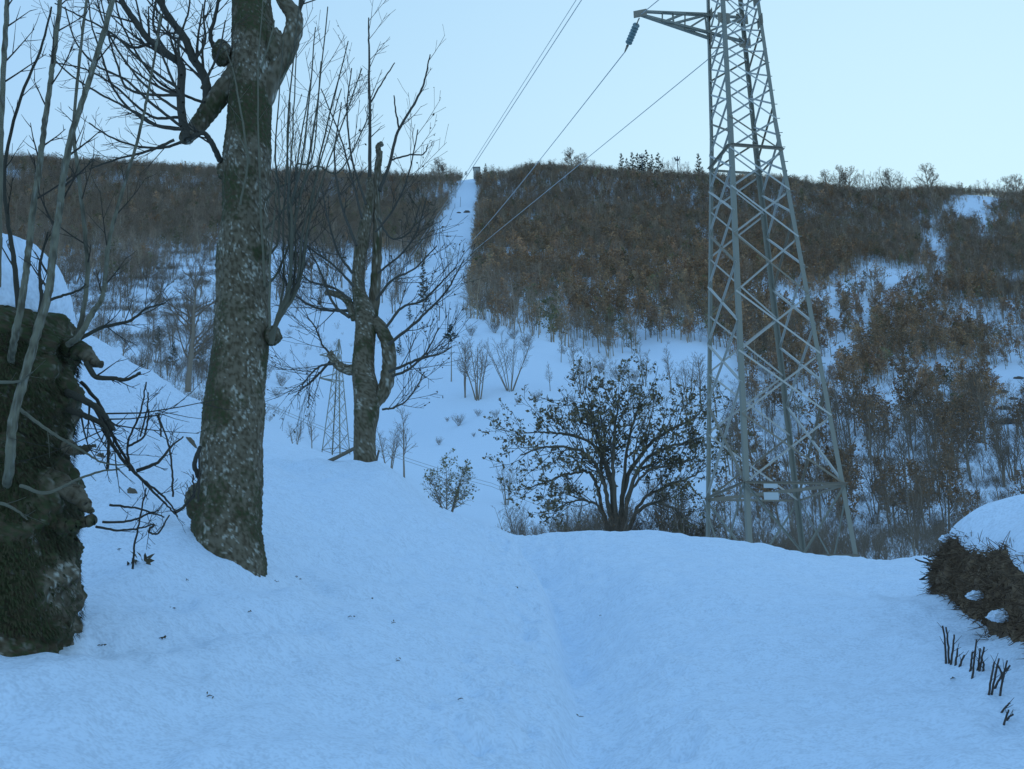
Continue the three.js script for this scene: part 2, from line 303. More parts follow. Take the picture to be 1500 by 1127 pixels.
{
  const protos = [];
  for (let k = 0; k < 4; k++) { const t = bareTree({ seed: 100 + k, h: 10, rad: .13, limbs: 15, limbLen: .32, kids: [0, 6], first: .35, up: 1, tip: .022, shrink: .55 }); protos.push({ g: mergeGeometries([t.trunk, t.crown]), kind: 'bare' }); }
  for (let k = 0; k < 2; k++) { const t = bareTree({ seed: 130 + k, h: 9, stems: 3, spread: .22, rad: .12, limbs: 26, limbLen: .26, kids: [0, 5], first: .3, up: 1.2, tip: .02, shrink: .55 }); protos.push({ g: mergeGeometries([t.trunk, t.crown]), kind: 'bare' }); }
  for (let k = 0; k < 4; k++) { const t = bareTree({ seed: 160 + k, h: 8.5, rad: .13, limbs: 14, limbLen: .32, kids: [0, 5], first: .3, up: .8, leaf: 3, leafP: .85, leafS: .5, leafCols: rust, tip: .02 }); protos.push({ g: mergeGeometries([t.trunk, t.crown]), kind: 'rust' }); }
  for (let k = 0; k < 2; k++) { const t = bareTree({ seed: 190 + k, h: 7.5, rad: .12, limbs: 14, limbLen: .3, kids: [0, 5], first: .25, up: .8, leaf: 3, leafP: .8, leafS: .45, leafCols: dull, tip: .02 }); protos.push({ g: mergeGeometries([t.trunk, t.crown]), kind: 'dull' }); }
  const lists = protos.map(() => []), r = rng(7), q = new THREE.Quaternion(), up = V(0, 1, 0);
  const pick = k => { const c = protos.map((p, i) => [p, i]).filter(([p]) => p.kind === k); return c[Math.floor(r() * c.length)][1]; };
  let n = 0;
  for (let k = 0; k < 78000; k++) {
    const r0 = k < 48000 ? 200 : 560, a = -.62 + 1.24 * r(), rr = Math.sqrt(r0 * r0 + r() * (930 * 930 - r0 * r0));
    const x = Math.sin(a) * rr, z = -Math.cos(a) * rr; if (-z > 885) continue;
    const p = V(x, groundY(x, z), z), [px, py] = pic(p);
    const jx = px + 55 * sst(15, 110, Math.abs(px - 672)) * fbm(x / 26, z / 26, 2, 3), w = woodAt(jx, py + 34 * fbm(x / 14, z / 14, 8, 3)) * (.8 + 2.2 * sst(540, 740, -z)); if (!w || r() > Math.min(1.05, w) * (.3 + 1.0 * clamp(.62 + 1.7 * fbm(x / 34, z / 34, 6, 3)))) continue;
    
    const rw = clamp(rustAt(px, py) * (.6 + 1.4 * (.5 + fbm(x / 30, z / 30, 3, 2)))), u = r();
    const i = pick(u < rw * .8 ? 'rust' : u > .92 ? 'dull' : 'bare'), s = (.72 + .75 * r() * r() + .2 * r()) * (1 - .35 * sst(760, 830, -z));
    const m = new THREE.Matrix4().compose(p, q.setFromAxisAngle(up, r() * 6.283).clone(), V(s * (1 + .2 * r()), s, s * (1 + .2 * r())));
    const g = 1.1 + 1.4 * r() * r(); lists[i].push([m, R3(g * (1 + .12 * (r() - .5)), g, g * (1 + .12 * (r() - .5)))]); n++;
  }
  const names = { bare: ['bare_wood', 'leafless grey wood covering the mountain slope'], rust: ['oak_wood', 'rusty brown oaks still in leaf among the grey wood'], dull: ['scrub_wood', 'dull olive scrub trees among the grey wood'] };
  protos.forEach((p, i) => {
    if (!lists[i].length) return;
    const im = new THREE.InstancedMesh(p.g, vcMat, lists[i].length); lists[i].forEach(([m, c], k) => { im.setMatrixAt(k, m); im.setColorAt(k, c); });
    im.name = numbered(names[p.kind][0]); im.userData = { kind: 'stuff', label: names[p.kind][1], category: 'wood' }; im.castShadow = im.receiveShadow = true; scene.add(im);
  });
  console.log('wood', n, protos.map(p => p.g.index.count / 3).join(' '));
}
// ------------------------------------------------------------------ pylons
const steel = new THREE.MeshStandardMaterial({ color: R3(.27, .255, .20), roughness: .62, metalness: .25, bumpMap: barkBump, bumpScale: .0006 });
const galv = new THREE.MeshStandardMaterial({ color: R3(.50, .47, .41), roughness: .5, metalness: .2, bumpMap: barkBump, bumpScale: .0006 });
const steelRust = new THREE.MeshStandardMaterial({ color: R3(.28, .23, .165), roughness: .75, metalness: .15, bumpMap: barkBump, bumpScale: .0008 });
const Lgeo = (() => {                                       // unit angle iron: 1 long, flanges 1 wide
  const s = new THREE.Shape([[0, 0], [1, 0], [1, .11], [.11, .11], [.11, 1], [0, 1]].map(([x, y]) => new THREE.Vector2(x, y)));
  const g = new THREE.ExtrudeGeometry(s, { depth: 1, bevelEnabled: false }); return g;
})();
function angleIron(name, a, b, size, parent, m, inX, inZ) { // inX, inZ: which way the flanges open
  const t = b.clone().sub(a), L = t.length(); t.normalize();
  const x = inX.clone().addScaledVector(t, -inX.dot(t)).normalize(), y = t.clone().cross(x);
  if (inZ && y.dot(inZ) < 0) { const sw = x.clone(); x.copy(y).negate(); y.copy(sw); }
  const o = mesh(name, Lgeo, m, parent); const M = new THREE.Matrix4().makeBasis(x.clone().multiplyScalar(size), y.clone().multiplyScalar(size), t.clone().multiplyScalar(L)).setPosition(a);
  M.decompose(o.position, o.quaternion, o.scale); return o;
}
function pylon(o, { sideAt, levels, yaw, foot, top, leg, brace, near }) {
  const corner = (k, y) => { const s = sideAt(y) / 2, a = yaw + Math.PI / 4 + k * Math.PI / 2, q = s * Math.SQRT2; return V(Math.cos(a) * q, y, Math.sin(a) * q); };
  for (let k = 0; k < 4; k++) {
    const c0 = corner(k, foot), c1 = corner(k, top), inw = corner((k + 1) % 4, foot).sub(c0).normalize(), inz = corner((k + 3) % 4, foot).sub(c0).normalize();
    const y1 = levels[Math.floor(levels.length * .45)], cm = corner(k, y1);
    angleIron('leg', c0, cm, leg, o, steel, inw, inz); angleIron('leg', cm, c1, leg * .86, o, steel, inw, inz);
  }
  for (let f = 0; f < 4; f++) {
    const g = (f + 1) % 4, mid = y => corner(f, y).add(corner(g, y)).multiplyScalar(.5), out = mid(foot).setY(0).normalize();
    const on = (k, y, d) => corner(k, y).addScaledVector(out, d);
    for (let i = 0; i < levels.length - 1; i++) {
      let a = levels[i], b = levels[i + 1];
      if (near && f % 2) { const c = levels[Math.min(levels.length - 1, i + 2)]; if (i) a = (a + b) / 2; b = i < levels.length - 2 ? (b + c) / 2 : b; }
      const z = brace * (1 - .3 * i / levels.length);
      angleIron('brace', on(f, a, .012), on(g, b, .012), z, o, i % 3 ? galv : steelRust, out.clone().negate());
      angleIron('brace', on(g, a, -.03), on(f, b, -.03), z, o, galv, out);
    }
    angleIron('horizontal_bar', on(f, levels[0], .03), on(g, levels[0], .03), brace * 1.1, o, steelRust, V(0, -1, 0));
    if (near) {
      const m = mid(foot + .55); m.addScaledVector(out, .02);
      angleIron('foot_brace', on(f, levels[0] - .05, .02), m, brace * .9, o, steel, out); angleIron('foot_brace', on(g, levels[0] - .05, .045), m.clone().addScaledVector(out, .03), brace * .9, o, steel, out);
      angleIron('horizontal_bar', on(f, foot + .55, .05), on(g, foot + .55, .05), brace * .8, o, steelRust, V(0, -1, 0));
    }
  }
  return corner;
}
const wireMat = mat(.42, .43, .42, .5);
function wire(name, label, pts, r0, r1, sag, group) {
  const out = []; const n = 60;
  for (let s = 0; s < pts.length - 1; s++) for (let k = s ? 1 : 0; k <= n; k++) { const t = k / n, p = pts[s].clone().lerp(pts[s + 1], t); p.y -= sag * 4 * t * (1 - t); out.push(p); }
  const d = out.map(p => -p.z), lo = Math.min(...d), hi = Math.max(...d);
  const b = new Bag(); b.tube(out, d.map(v => r0 + (r1 - r0) * (v - lo) / Math.max(1, hi - lo)), 5);
  return tag(mesh(name, b.build(), wireMat), label, 'power line', group);
}
function insulator(p, dir, n, r, label, group) {            // a string of glass discs with end fittings
  const d = dir.clone().normalize(), step = r * 1.05, o = thing('insulator_string', label, 'insulator', p, group);
  o.quaternion.setFromUnitVectors(V(0, 1, 0), d);
  const disc = new THREE.LatheGeometry([[.02, 0], [r * .35, .0], [r * .95, r * .22], [r, r * .34], [r * .8, r * .42], [r * .3, r * .7], [.02, r * .8]].map(([x, y]) => new THREE.Vector2(x, y)), 18);
  const rod = new THREE.CylinderGeometry(.018, .018, step * (n + 5), 8); mesh('rod', rod, steelRust, o).position.y = step * (n + 5) / 2;
  const gl = mat(.20, .27, .26, .35);
  for (let k = 0; k < n; k++) mesh('disc', disc, gl, o).position.y = step * (k + 2.2);
  const cl = new Bag(); cl.tube([V(0, step * (n + 2.6), 0), V(0, step * (n + 4.6), 0)], [r * .38, r * .22], 8); mesh('clamp', cl.build(), steelRust, o);
  return p.clone().addScaledVector(d, step * (n + 5));
}
const tower = thing('power_pylon', 'tall steel lattice pylon beside the snowy track', 'pylon');
{
  const D = 26, base = at(1139, 800, D); base.y = groundY(base.x, base.z);
  tower.position.copy(base);
  const yy = py => at(1110, py, D).y - base.y, y720 = yy(720), y50 = yy(50);
  const sideAt = y => 2.6 + (1.0 - 2.6) * clamp((y - yy(790)) / (y50 - yy(790)), -.4, 1.12);
  const lv = [720, 622, 532, 446, 362, 293, 236, 188, 143, 104, 70, 42, 8].map(yy); lv.push(lv.at(-1) + .95, lv.at(-1) + 1.9, lv.at(-1) + 2.9, lv.at(-1) + 3.9);
  const yaw = THREE.MathUtils.degToRad(-11.4);
  const corner = pylon(tower, { sideAt, levels: lv, yaw, foot: -.6, top: lv.at(-1), leg: .115, brace: .048, near: true });
  const NEAR = [0, 1, 2, 3].sort((a, b) => corner(b, 0).z - corner(a, 0).z), kn = NEAR[0], kfar = NEAR[3];
  const kl = [0, 1, 2, 3].sort((a, b) => corner(a, 0).x - corner(b, 0).x)[0], kr = [0, 1, 2, 3].sort((a, b) => corner(b, 0).x - corner(a, 0).x)[0];
  // diaphragm near the level of the ridge
  const yd = yy(232); for (let k = 0; k < 4; k++) angleIron('horizontal_bar', corner(k, yd), corner((k + 1) % 4, yd), .07, tower, steelRust, V(0, -1, 0));
  angleIron('horizontal_bar', corner(kl, y720), corner(kr, y720), .08, tower, steelRust, V(0, -1, 0));
  // step bolts up one leg
  const bolt = new THREE.CylinderGeometry(.01, .01, .1, 6);
  for (let y = y720; y < lv.at(-4); y += .42) { const c = corner(kr, y), m = mesh('step_bolt', bolt, steel, tower); m.position.copy(c).add(V(.03, 0, 0)); m.rotation.z = Math.PI / 2; }
  // gusset plates at the arm
  const gp = new THREE.BoxGeometry(.34, .3, .012); for (const k of [0, 1, 2, 3]) for (const y of [yy(44), yy(10)]) { const m = mesh('gusset_plate', gp, steelRust, tower); m.position.copy(corner(k, y)).addScaledVector(corner(k, y).setY(0).normalize(), .03); m.rotation.y = Math.PI / 2 - yaw - Math.PI / 4 - k * Math.PI / 2 + .78; }
  // arms: a box truss drawn out to a point
  function arm(k0, k1, yb, yt, tip) {
    const a = corner(k0, yb), b = corner(k1, yb), c = corner(k0, yt), d = corner(k1, yt), up = V(0, 1, 0);
    const L = (p, q, s = .075) => angleIron('arm_bar', p, q, s, tower, steel, up.clone());
    const t2 = tip.clone().add(V(0, .1, 0));
    L(a, tip, .07); L(b, tip, .07); L(c, t2, .06); L(d, t2, .06);
    const P = (p, q, t) => p.clone().lerp(q, t);
    for (const t of [.36, .68]) { L(P(a, tip, t), P(c, t2, t), .042); L(P(b, tip, t), P(d, t2, t), .042); L(P(a, tip, t), P(b, tip, t), .042); L(P(c, t2, t), P(d, t2, t), .042); }
    L(c, P(a, tip, .36), .042); L(d, P(b, tip, .36), .042); L(P(c, t2, .36), P(a, tip, .68), .055); L(P(d, t2, .36), P(b, tip, .68), .055); L(a, P(b, tip, .36), .055); L(c, P(d, t2, .36), .055);
    const pl = mesh('tip_plate', new THREE.BoxGeometry(.36, .2, .03), steelRust, tower); pl.position.copy(tip).add(V(0, .05, 0)); pl.rotation.y = -.3;
  }
  const tipL = at(938, 22, D - .15).sub(base);
  const lk = [0, 1, 2, 3].sort((a, b) => corner(a, 0).distanceTo(V(-9, 0, tipL.z)) - corner(b, 0).distanceTo(V(-9, 0, tipL.z)));
  arm(kl, kfar === kl ? kn : kfar, yy(44), yy(9), tipL);
  const ytop = lv.at(-3), tipR = V(2.9, ytop + .2, .6); arm(kr, kn, ytop, lv.at(-2), tipR);
  // plates on the near face at head height
  const pm = mat(.5, .52, .5, .6), pc = at(1129, 712, D - 1.25).sub(base), pd = at(1129, 727, D - 1.25).sub(base);
  const dirF = corner(kr, 0).sub(corner(kn, 0)), ry = -Math.atan2(dirF.z, dirF.x);
  const fn = V(dirF.z, 0, -dirF.x).normalize(); if (fn.z < 0) fn.negate();
  const faceAt = (px, py) => { const p = at(px, py, D).sub(base), y = p.y; const o = at(px, py, 1).sub(camera.position); const c = corner(kn, y).addScaledVector(fn, .1); const cam = camera.position.clone().sub(base); const t = c.clone().sub(cam).dot(fn) / o.dot(fn); return cam.addScaledVector(o, t); };
  for (const [px, py, w, h, nm] of [[1129, 712, .34, .1, 'number_plate'], [1130, 727, .36, .17, 'warning_plate']]) { const m = mesh(nm, new THREE.BoxGeometry(w, h, .006), pm, tower); m.position.copy(faceAt(px, py)); m.rotation.y = ry; }
  // line fittings and conductors
  const w1end = at(655, 371, 446), w2end = at(664, 392, 446), tipW = tipL.clone().add(base);
  const e1 = insulator(tipW.clone().add(V(-.03, -.08, -.02)), at(921, 62, 26.8).sub(tipW), 7, .1, 'glass disc insulator string hanging below the pylon arm tip', 'line insulators');
  wire('power_line', 'thin power line from the arm tip insulator to the far slope', [e1, w1end], .014, .075, 3);
  wire('power_line', 'short jumper cable looping over the pylon arm tip', [tipW.clone().add(V(.02, .02, 0)), at(972, -6, 23.6), at(1250, -330, 14)], .012, .012, 0);
  wire('power_line', 'thin power line passing through the pylon down to the wood edge', [at(1190, -85, 22.3), at(1036, 88, 28), w2end], .013, .075, 0);
  wire('power_line', 'upper cable of the close pair high above the ski run', [at(1060, -320, 22), at(688, 252, 300), at(540, 470, 420)], .016, .12, 0);
  wire('power_line', 'lower cable of the close pair high above the ski run', [at(1047, -320, 22), at(684, 252, 300), at(535, 470, 420)], .012, .09, 0);
}
// two pylons of the same line farther up the slope
function farPylon(px, py, hpx, d0, label, w0, w1) {
  const p = ground(px, py, d0) ?? onGround(px, py, d0), dep = -p.z, H = hpx * mpp(dep) * 1.02, o = thing('power_pylon', label, 'pylon', p);
  const k = H / 13, lv = [.6, 2.6, 4.4, 6, 7.4, 8.6, 9.6, 10.5, 11.3].map(v => v * k), sa = y => w0 + (w1 - w0) * clamp(y / (11.3 * k), -.2, 1);
  const c = pylon(o, { sideAt: sa, levels: lv, yaw: .35, foot: -.5, top: 11.3 * k, leg: .11 * k, brace: .055 * k });
  const up = V(0, 1, 0), peak = V(0, 13 * k, 0);
  for (let q = 0; q < 4; q++) angleIron('peak_bar', c(q, 11.3 * k), peak, .1 * k, o, steel, V(1, 0, 0));
  for (const [y, s] of [[8.6, -1], [9.9, 1], [11.2, -1]]) { const t = V(s * 2.1 * k, (y + .1) * k, s * .4 * k); for (let q = 0; q < 4; q++) if (Math.sign(c(q, y * k).x) === s || q % 2) angleIron('arm_bar', c(q, (y - .4) * k), t, .1 * k, o, steel, up); angleIron('arm_bar', V(0, (y + .5) * k, 0), t, .09 * k, o, steel, up); }
  return o;
}
farPylon(492, 668, 180, 150, 'lattice pylon standing in the snow behind the pollard tree', 3.3, .7);
farPylon(659, 405, 47, 380, 'tiny lattice pylon in the middle of the snowy ski run', 3.2, .8);
{ // a low line over the hollow
  wire('power_line', 'upper wire of the low pair crossing the snowy hollow', [at(300, 545, 75), at(395, 593, 75), at(720, 708, 90), at(1000, 800, 100)], .022, .022, .4);
  wire('power_line', 'lower wire of the low pair crossing the snowy hollow', [at(300, 549, 75), at(395, 597, 75), at(720, 713, 90), at(1000, 806, 100)], .022, .022, .4);
}
console.log('pylons done');

// ------------------------------------------------------------------ trees of the middle ground
const pro = {
  coppice: bareTree({ seed: 11, h: 10, stems: 8, spread: .42, rad: .2, limbs: 44, limbLen: .24, up: 1.6, kids: [0, 5], first: .35, tip: .012, trunkJit: .09 }),
  coppiceB: bareTree({ seed: 12, h: 10, stems: 5, spread: .25, rad: .2, limbs: 40, limbLen: .25, up: 1.4, kids: [0, 6], first: .3, tip: .012, trunkJit: .1 }),
  slender: bareTree({ seed: 13, h: 10, rad: .14, limbs: 26, limbLen: .24, up: 1.3, kids: [0, 6], first: .3, tip: .012, trunkJit: .06 }),
  slenderB: bareTree({ seed: 14, h: 10, rad: .17, stems: 2, spread: .12, limbs: 34, limbLen: .26, up: 1.2, kids: [0, 6], first: .35, tip: .012 }),
  round: bareTree({ seed: 15, h: 10, rad: .26, limbs: 24, limbLen: .42, up: 1, lvl: 2, kids: [0, 5, 5], first: .22, tip: .012 }),
  bush: bareTree({ seed: 16, h: 10, rad: .22, stems: 9, spread: .75, limbs: 60, limbLen: .34, up: 1.1, kids: [0, 6], first: .12, tip: .02, leaf: 1, leafP: .12, leafS: .35 }),
  rusty: bareTree({ seed: 17, h: 10, rad: .2, limbs: 26, limbLen: .34, up: .8, kids: [0, 7], first: .2, leaf: 3, leafP: .8, leafS: .45, tip: .014 }),
  olive: bareTree({ seed: 18, h: 10, rad: .25, stems: 4, spread: .35, limbs: 56, limbLen: .34, up: .7, kids: [0, 7], first: .1, leaf: 3, leafP: .4, leafS: .42, leafCols: [[.20, .18, .08], [.24, .2, .08], [.16, .15, .07]], tip: .014 }),
  bushy: bareTree({ seed: 22, h: 10, rad: .2, limbs: 30, limbLen: .4, up: 1, lvl: 2, kids: [0, 5, 6], first: .15, tip: .03 }),
  pine: pineTree({ seed: 19, h: 10, crownFrom: .68, width: .14, rad: .11, n: 24 }),
  spruce: pineTree({ seed: 20, h: 10, crownFrom: .06, width: .27, rad: .14, n: 60, tuft: 7 }),
  column: pineTree({ seed: 21, h: 10, crownFrom: .12, width: .16, rad: .14, n: 60, tuft: 7, col: [.085, .075, .04] }),
};
const rr = rng(55);
function put(kind, px, py, hpx, label, category, group, d0 = 45, name) {
  const p = ground(px, py, d0); if (!p) return null;
  const h = hpx * mpp(-p.z);
  return plant(name ?? { coppice: 'coppice_tree', coppiceB: 'coppice_tree', bush: 'shrub', rusty: 'oak_tree', olive: 'leafy_shrub', pine: 'pine_tree', spruce: 'spruce_tree', column: 'conifer_tree', round: 'bare_tree' }[kind] ?? 'bare_tree', pro[kind], p, h / 10, rr() * 6.28, label, category, group);
}
// hand-set ones on the open slope
put('pine', 661, 559, 92, 'slim pine with a bare trunk and a small dark top on the open slope', 'tree');
put('slenderB', 682, 582, 96, 'bare twin-stemmed tree just below the slim pine', 'tree');
put('coppiceB', 700, 586, 112, 'tall bare coppice tree next to the twin-stemmed tree', 'tree');
put('coppice', 747, 573, 104, 'large fan-shaped bare coppice tree alone on the snow slope', 'tree');
put('coppice', 945, 630, 76, 'bare coppice tree seen above the leafy apple tree', 'tree');
put('slender', 457, 668, 66, 'round-topped bare tree beside the pylon behind the pollard', 'tree', null, 60);
put('coppiceB', 432, 660, 52, 'low bare tree in the hollow next to the big mossy trunk', 'tree', null, 60);
put('slender', 592, 700, 108, 'bare tree with a straight trunk rising behind the snow edge by the pollard', 'tree', null, 60);
put('coppiceB', 570, 695, 84, 'bushy bare tree close beside the pollard trunk', 'tree', null, 60);
put('olive', 657, 756, 92, 'olive leafy shrub rising behind the curved snow edge', 'shrub', null, 40);
put('coppiceB', 742, 740, 70, 'bare grey shrub between the olive shrub and the apple tree', 'shrub', null, 40, 'shrub');
put('column', 620, 452, 78, 'tall brownish conifer at the edge of the ski run', 'tree');
put('round', 275, 574, 190, 'old bare tree with a thick pale trunk behind the snow mound', 'tree', null, 60);
{ const s = plant('beech_sapling', pro.rusty, onGround(718, 772, 46), .115, 1, 'small rust-leaved sapling at the lip of the snow track', 'sapling'); s.position.y -= 0; }
for (const [k, x, y, h] of [['slender', 806, 573, 44], ['slender', 822, 531, 46], ['slenderB', 840, 534, 42], ['coppiceB', 852, 577, 66], ['slender', 868, 570, 60], ['slenderB', 944, 566, 66], ['slender', 984, 577, 74], ['coppiceB', 1008, 592, 84], ['slenderB', 1028, 600, 92], ['slender', 1050, 612, 84]]) put(k, x, y, h, 'bare tree along the crest of the open snow spur', 'tree', 'bare trees on the spur crest');
for (const [k, x, y, h] of [['bush', 787, 586, 17], ['bush', 905, 557, 30], ['bush', 772, 507, 28], ['bush', 690, 492, 22], ['bush', 725, 488, 26], ['bush', 880, 546, 26], ['bush', 930, 560, 24], ['bush', 752, 497, 22], ['bush', 412, 566, 26], ['bush', 405, 582, 18], ['bush', 672, 624, 22], ['bush', 700, 610, 13], ['bush', 726, 612, 15], ['bush', 643, 652, 14], ['bush', 655, 618, 9], ['bush', 694, 640, 8], ['bush', 758, 592, 12], ['bush', 838, 590, 14], ['bush', 808, 600, 10], ['bush', 660, 700, 10]]) put(k, x, y, h, 'small leafless shrub dotted over the open snow slope', 'shrub', 'shrubs on the open snow slope');
// sparse trees left of the run
for (let k = 0; k < 170; k++) {
  const x = k < 105 ? 90 + rr() * 250 : 400 + rr() * 190, y = (k < 105 ? 405 + rr() * 170 : 356 + rr() * 110) ;
  const wk = Math.floor(rr() * 4);
  put(['slender', 'slenderB', 'coppiceB', 'round'][wk], x, y, 30 + rr() * 34, ['slender', 'twin-stemmed', 'many-stemmed', 'round-headed'][wk] + ' bare tree scattered on the white slope below the wood', 'tree', 'scattered bare trees below the wood', 120);
}
for (const [x, y, h] of [[230, 512, 38], [252, 540, 44], [292, 538, 40], [655, 430, 18], [600, 470, 26], [585, 520, 28]]) put('spruce', x, y, h, 'dark young conifer among the bare trees on the white slope', 'tree', 'young conifers on the slope', 110);
// the thinner wood on the lower slope
const thin = ['slender single-stemmed bare tree', 'twin-stemmed bare tree', 'many-stemmed bare coppice tree', 'rust-leaved tree', 'low leafless shrub'].map(k => k + ' in the thin wood beyond the big pylon');
for (let k = 0; k < 240; k++) {
  const x = 1060 + rr() * 520, t = rr(), y = 625 + t * 185, kk = rr();
  if (blob(x, y, 1490, 570, 40, 60) > .5) continue;
  put(kk < .34 ? 'slender' : kk < .56 ? 'slenderB' : kk < .66 ? 'coppiceB' : kk < .9 - t * .1 ? 'rusty' : 'bush', x, y, (kk < .9 - t * .1 ? 56 + rr() * 50 : 20), thin[kk < .34 ? 0 : kk < .56 ? 1 : kk < .66 ? 2 : kk < .9 - t * .1 ? 3 : 4], kk < .9 - t * .1 ? 'tree' : 'shrub', 'thin wood on the lower slope', 75);
}
// thicket and saplings right behind the lip of the track
for (let k = 0; k < 15; k++) { const x = 752 + rr() * 120; plant('shrub', rr() < .7 ? pro.coppiceB : pro.bush, onGround(x, 780, 36 + rr() * 16), .14 + rr() * .13, rr() * 6, 'bare thicket shrub standing behind the lip of the snow track', 'shrub', 'thicket behind the snow lip'); }
for (let k = 0; k < 22; k++) { const x = 750 + rr() * 300; plant('shrub', rr() < .6 ? pro.coppiceB : pro.bush, onGround(x, 780, 31 + rr() * 5), .1 + rr() * .1, rr() * 6, 'low bare shrub around the foot of the spreading fruit tree', 'shrub', 'shrubs round the fruit tree'); }
for (let k = 0; k < 62; k++) { const x = 950 + rr() * 420, n = rr(); plant('sapling', n < .5 ? pro.slender : n < .8 ? pro.coppiceB : pro.bush, onGround(x, 790, 34 + rr() * 34), n < .8 ? .17 + rr() * .2 : .12, rr() * 6, [n < .5 ? 'thin single-stemmed bare sapling' : n < .8 ? 'many-stemmed bare sapling' : 'low bushy sapling'] + ' growing behind the feet of the big pylon', 'sapling', 'saplings behind the pylon feet'); }
console.log('middle trees done');

// low brush that mottles the snow under the thin wood
{
  const pr = [bareTree({ seed: 301, h: 2.2, rad: .04, stems: 6, spread: .7, limbs: 16, limbLen: .34, kids: [0, 4], first: .15, tip: .012, leaf: 1, leafP: .15, leafS: .14 }), bareTree({ seed: 302, h: 2.8, rad: .04, stems: 4, spread: .35, limbs: 14, limbLen: .3, kids: [0, 4], first: .25, tip: .012 })].map(t => mergeGeometries([t.trunk, t.crown]));
  const ls = [[], []], q = new THREE.Quaternion(), up = V(0, 1, 0), r = rng(91);
  for (let k = 0; k < 95000; k++) {
    const a = -.55 + 1.1 * r(), d = Math.sqrt(62 * 62 + r() * (560 * 560 - 62 * 62)), x = Math.sin(a) * d, z = -Math.cos(a) * d, p = V(x, groundY(x, z), z), [px, py] = pic(p);
    if (px < -150 || px > 1700) continue;
    let w = .5 * sst(1040, 1130, px) * sst(520, 600, py) + .05 * sst(660, 720, px) * (1 - sst(600, 650, py)) + .6 * (1 - sst(330, 420, px)) * (1 - sst(590, 640, py)) + .16 * (1 - sst(420, 620, px)) * (1 - sst(480, 560, py)) + .12 * sst(740, 800, px) * sst(690, 720, py);
    w *= 1 - .9 * clamp(1.4 * blob(px, py, 1490, 575, 40, 60)); w *= clamp(.35 + 2.2 * fbm(x / 16, z / 16, 4, 3));
    if (r() > w) continue;
    const s = .5 + .7 * r(), i = r() < .6 ? 0 : 1, g = .7 + .5 * r();
    ls[i].push([new THREE.Matrix4().compose(p, q.setFromAxisAngle(up, r() * 6.28).clone(), V(s, s, s)), R3(g, g, g)]);
  }
  pr.forEach((g, i) => { const im = new THREE.InstancedMesh(g, vcMat, ls[i].length); ls[i].forEach(([m, c], k) => { im.setMatrixAt(k, m); im.setColorAt(k, c); }); im.name = numbered('undergrowth'); im.userData = { kind: 'stuff', label: i ? 'thin bare stems of brushwood on the snow slope' : 'low leafless brushwood on the snow slope', category: 'brushwood' }; im.castShadow = im.receiveShadow = true; scene.add(im); });
  console.log('brush', ls.map(l => l.length).join(' '));
}

// ------------------------------------------------------------------ the ridge
for (const [x, y, h, k] of [[612, 279, 12, 0], [622, 280, 14, 0], [633, 280, 16, 0], [645, 281, 22, 1], [652, 281, 18, 1], [662, 281, 18, 0], [671, 281, 16, 0], [683, 280, 16, 2], [712, 280, 18, 3], [722, 278, 14, 0], [732, 276, 13, 0], [840, 270, 24, 1], [852, 272, 20, 1], [870, 272, 16, 0], [883, 274, 14, 0], [912, 277, 26, 3], [920, 277, 22, 3], [928, 277, 28, 3], [936, 278, 27, 3], [942, 278, 24, 3], [950, 278, 30, 3], [958, 278, 26, 3], [967, 278, 28, 3], [976, 279, 22, 0], [986, 279, 22, 0], [1001, 280, 20, 0], [1010, 280, 18, 0], [1026, 281, 28, 3], [1190, 290, 14, 0], [1215, 296, 20, 1], [1232, 298, 24, 1], [1246, 300, 26, 1], [1262, 302, 22, 0], [1274, 302, 26, 0], [1286, 302, 24, 0], [1298, 302, 28, 0], [1310, 302, 24, 1], [1322, 301, 24, 0], [1334, 300, 18, 0], [1364, 298, 26, 1], [1397, 301, 12, 0], [1408, 301, 14, 0], [1436, 302, 16, 0], [1450, 303, 18, 0], [1465, 304, 18, 0], [1480, 305, 20, 1], [1494, 306, 22, 1]]) {
  const p = onGround(x, y, 838), s = h * mpp(838) / 10 * (k < 2 ? 2.0 : k === 3 ? 1.9 : 1.4);
  plant(['bare_tree', 'bare_tree', 'pine_tree', 'spruce_tree'][k], [pro.slenderB, pro.bushy, pro.pine, pro.spruce][k], p, s, rr() * 6, ['slender leafless tree on the mountain skyline', 'round-headed leafless tree on the mountain skyline', 'single pine on the skyline next to the square tower', 'dark pointed conifer on the mountain skyline'][k], 'tree', ['slender skyline trees', 'round skyline trees', 'skyline pine', 'skyline conifers'][k]);
}
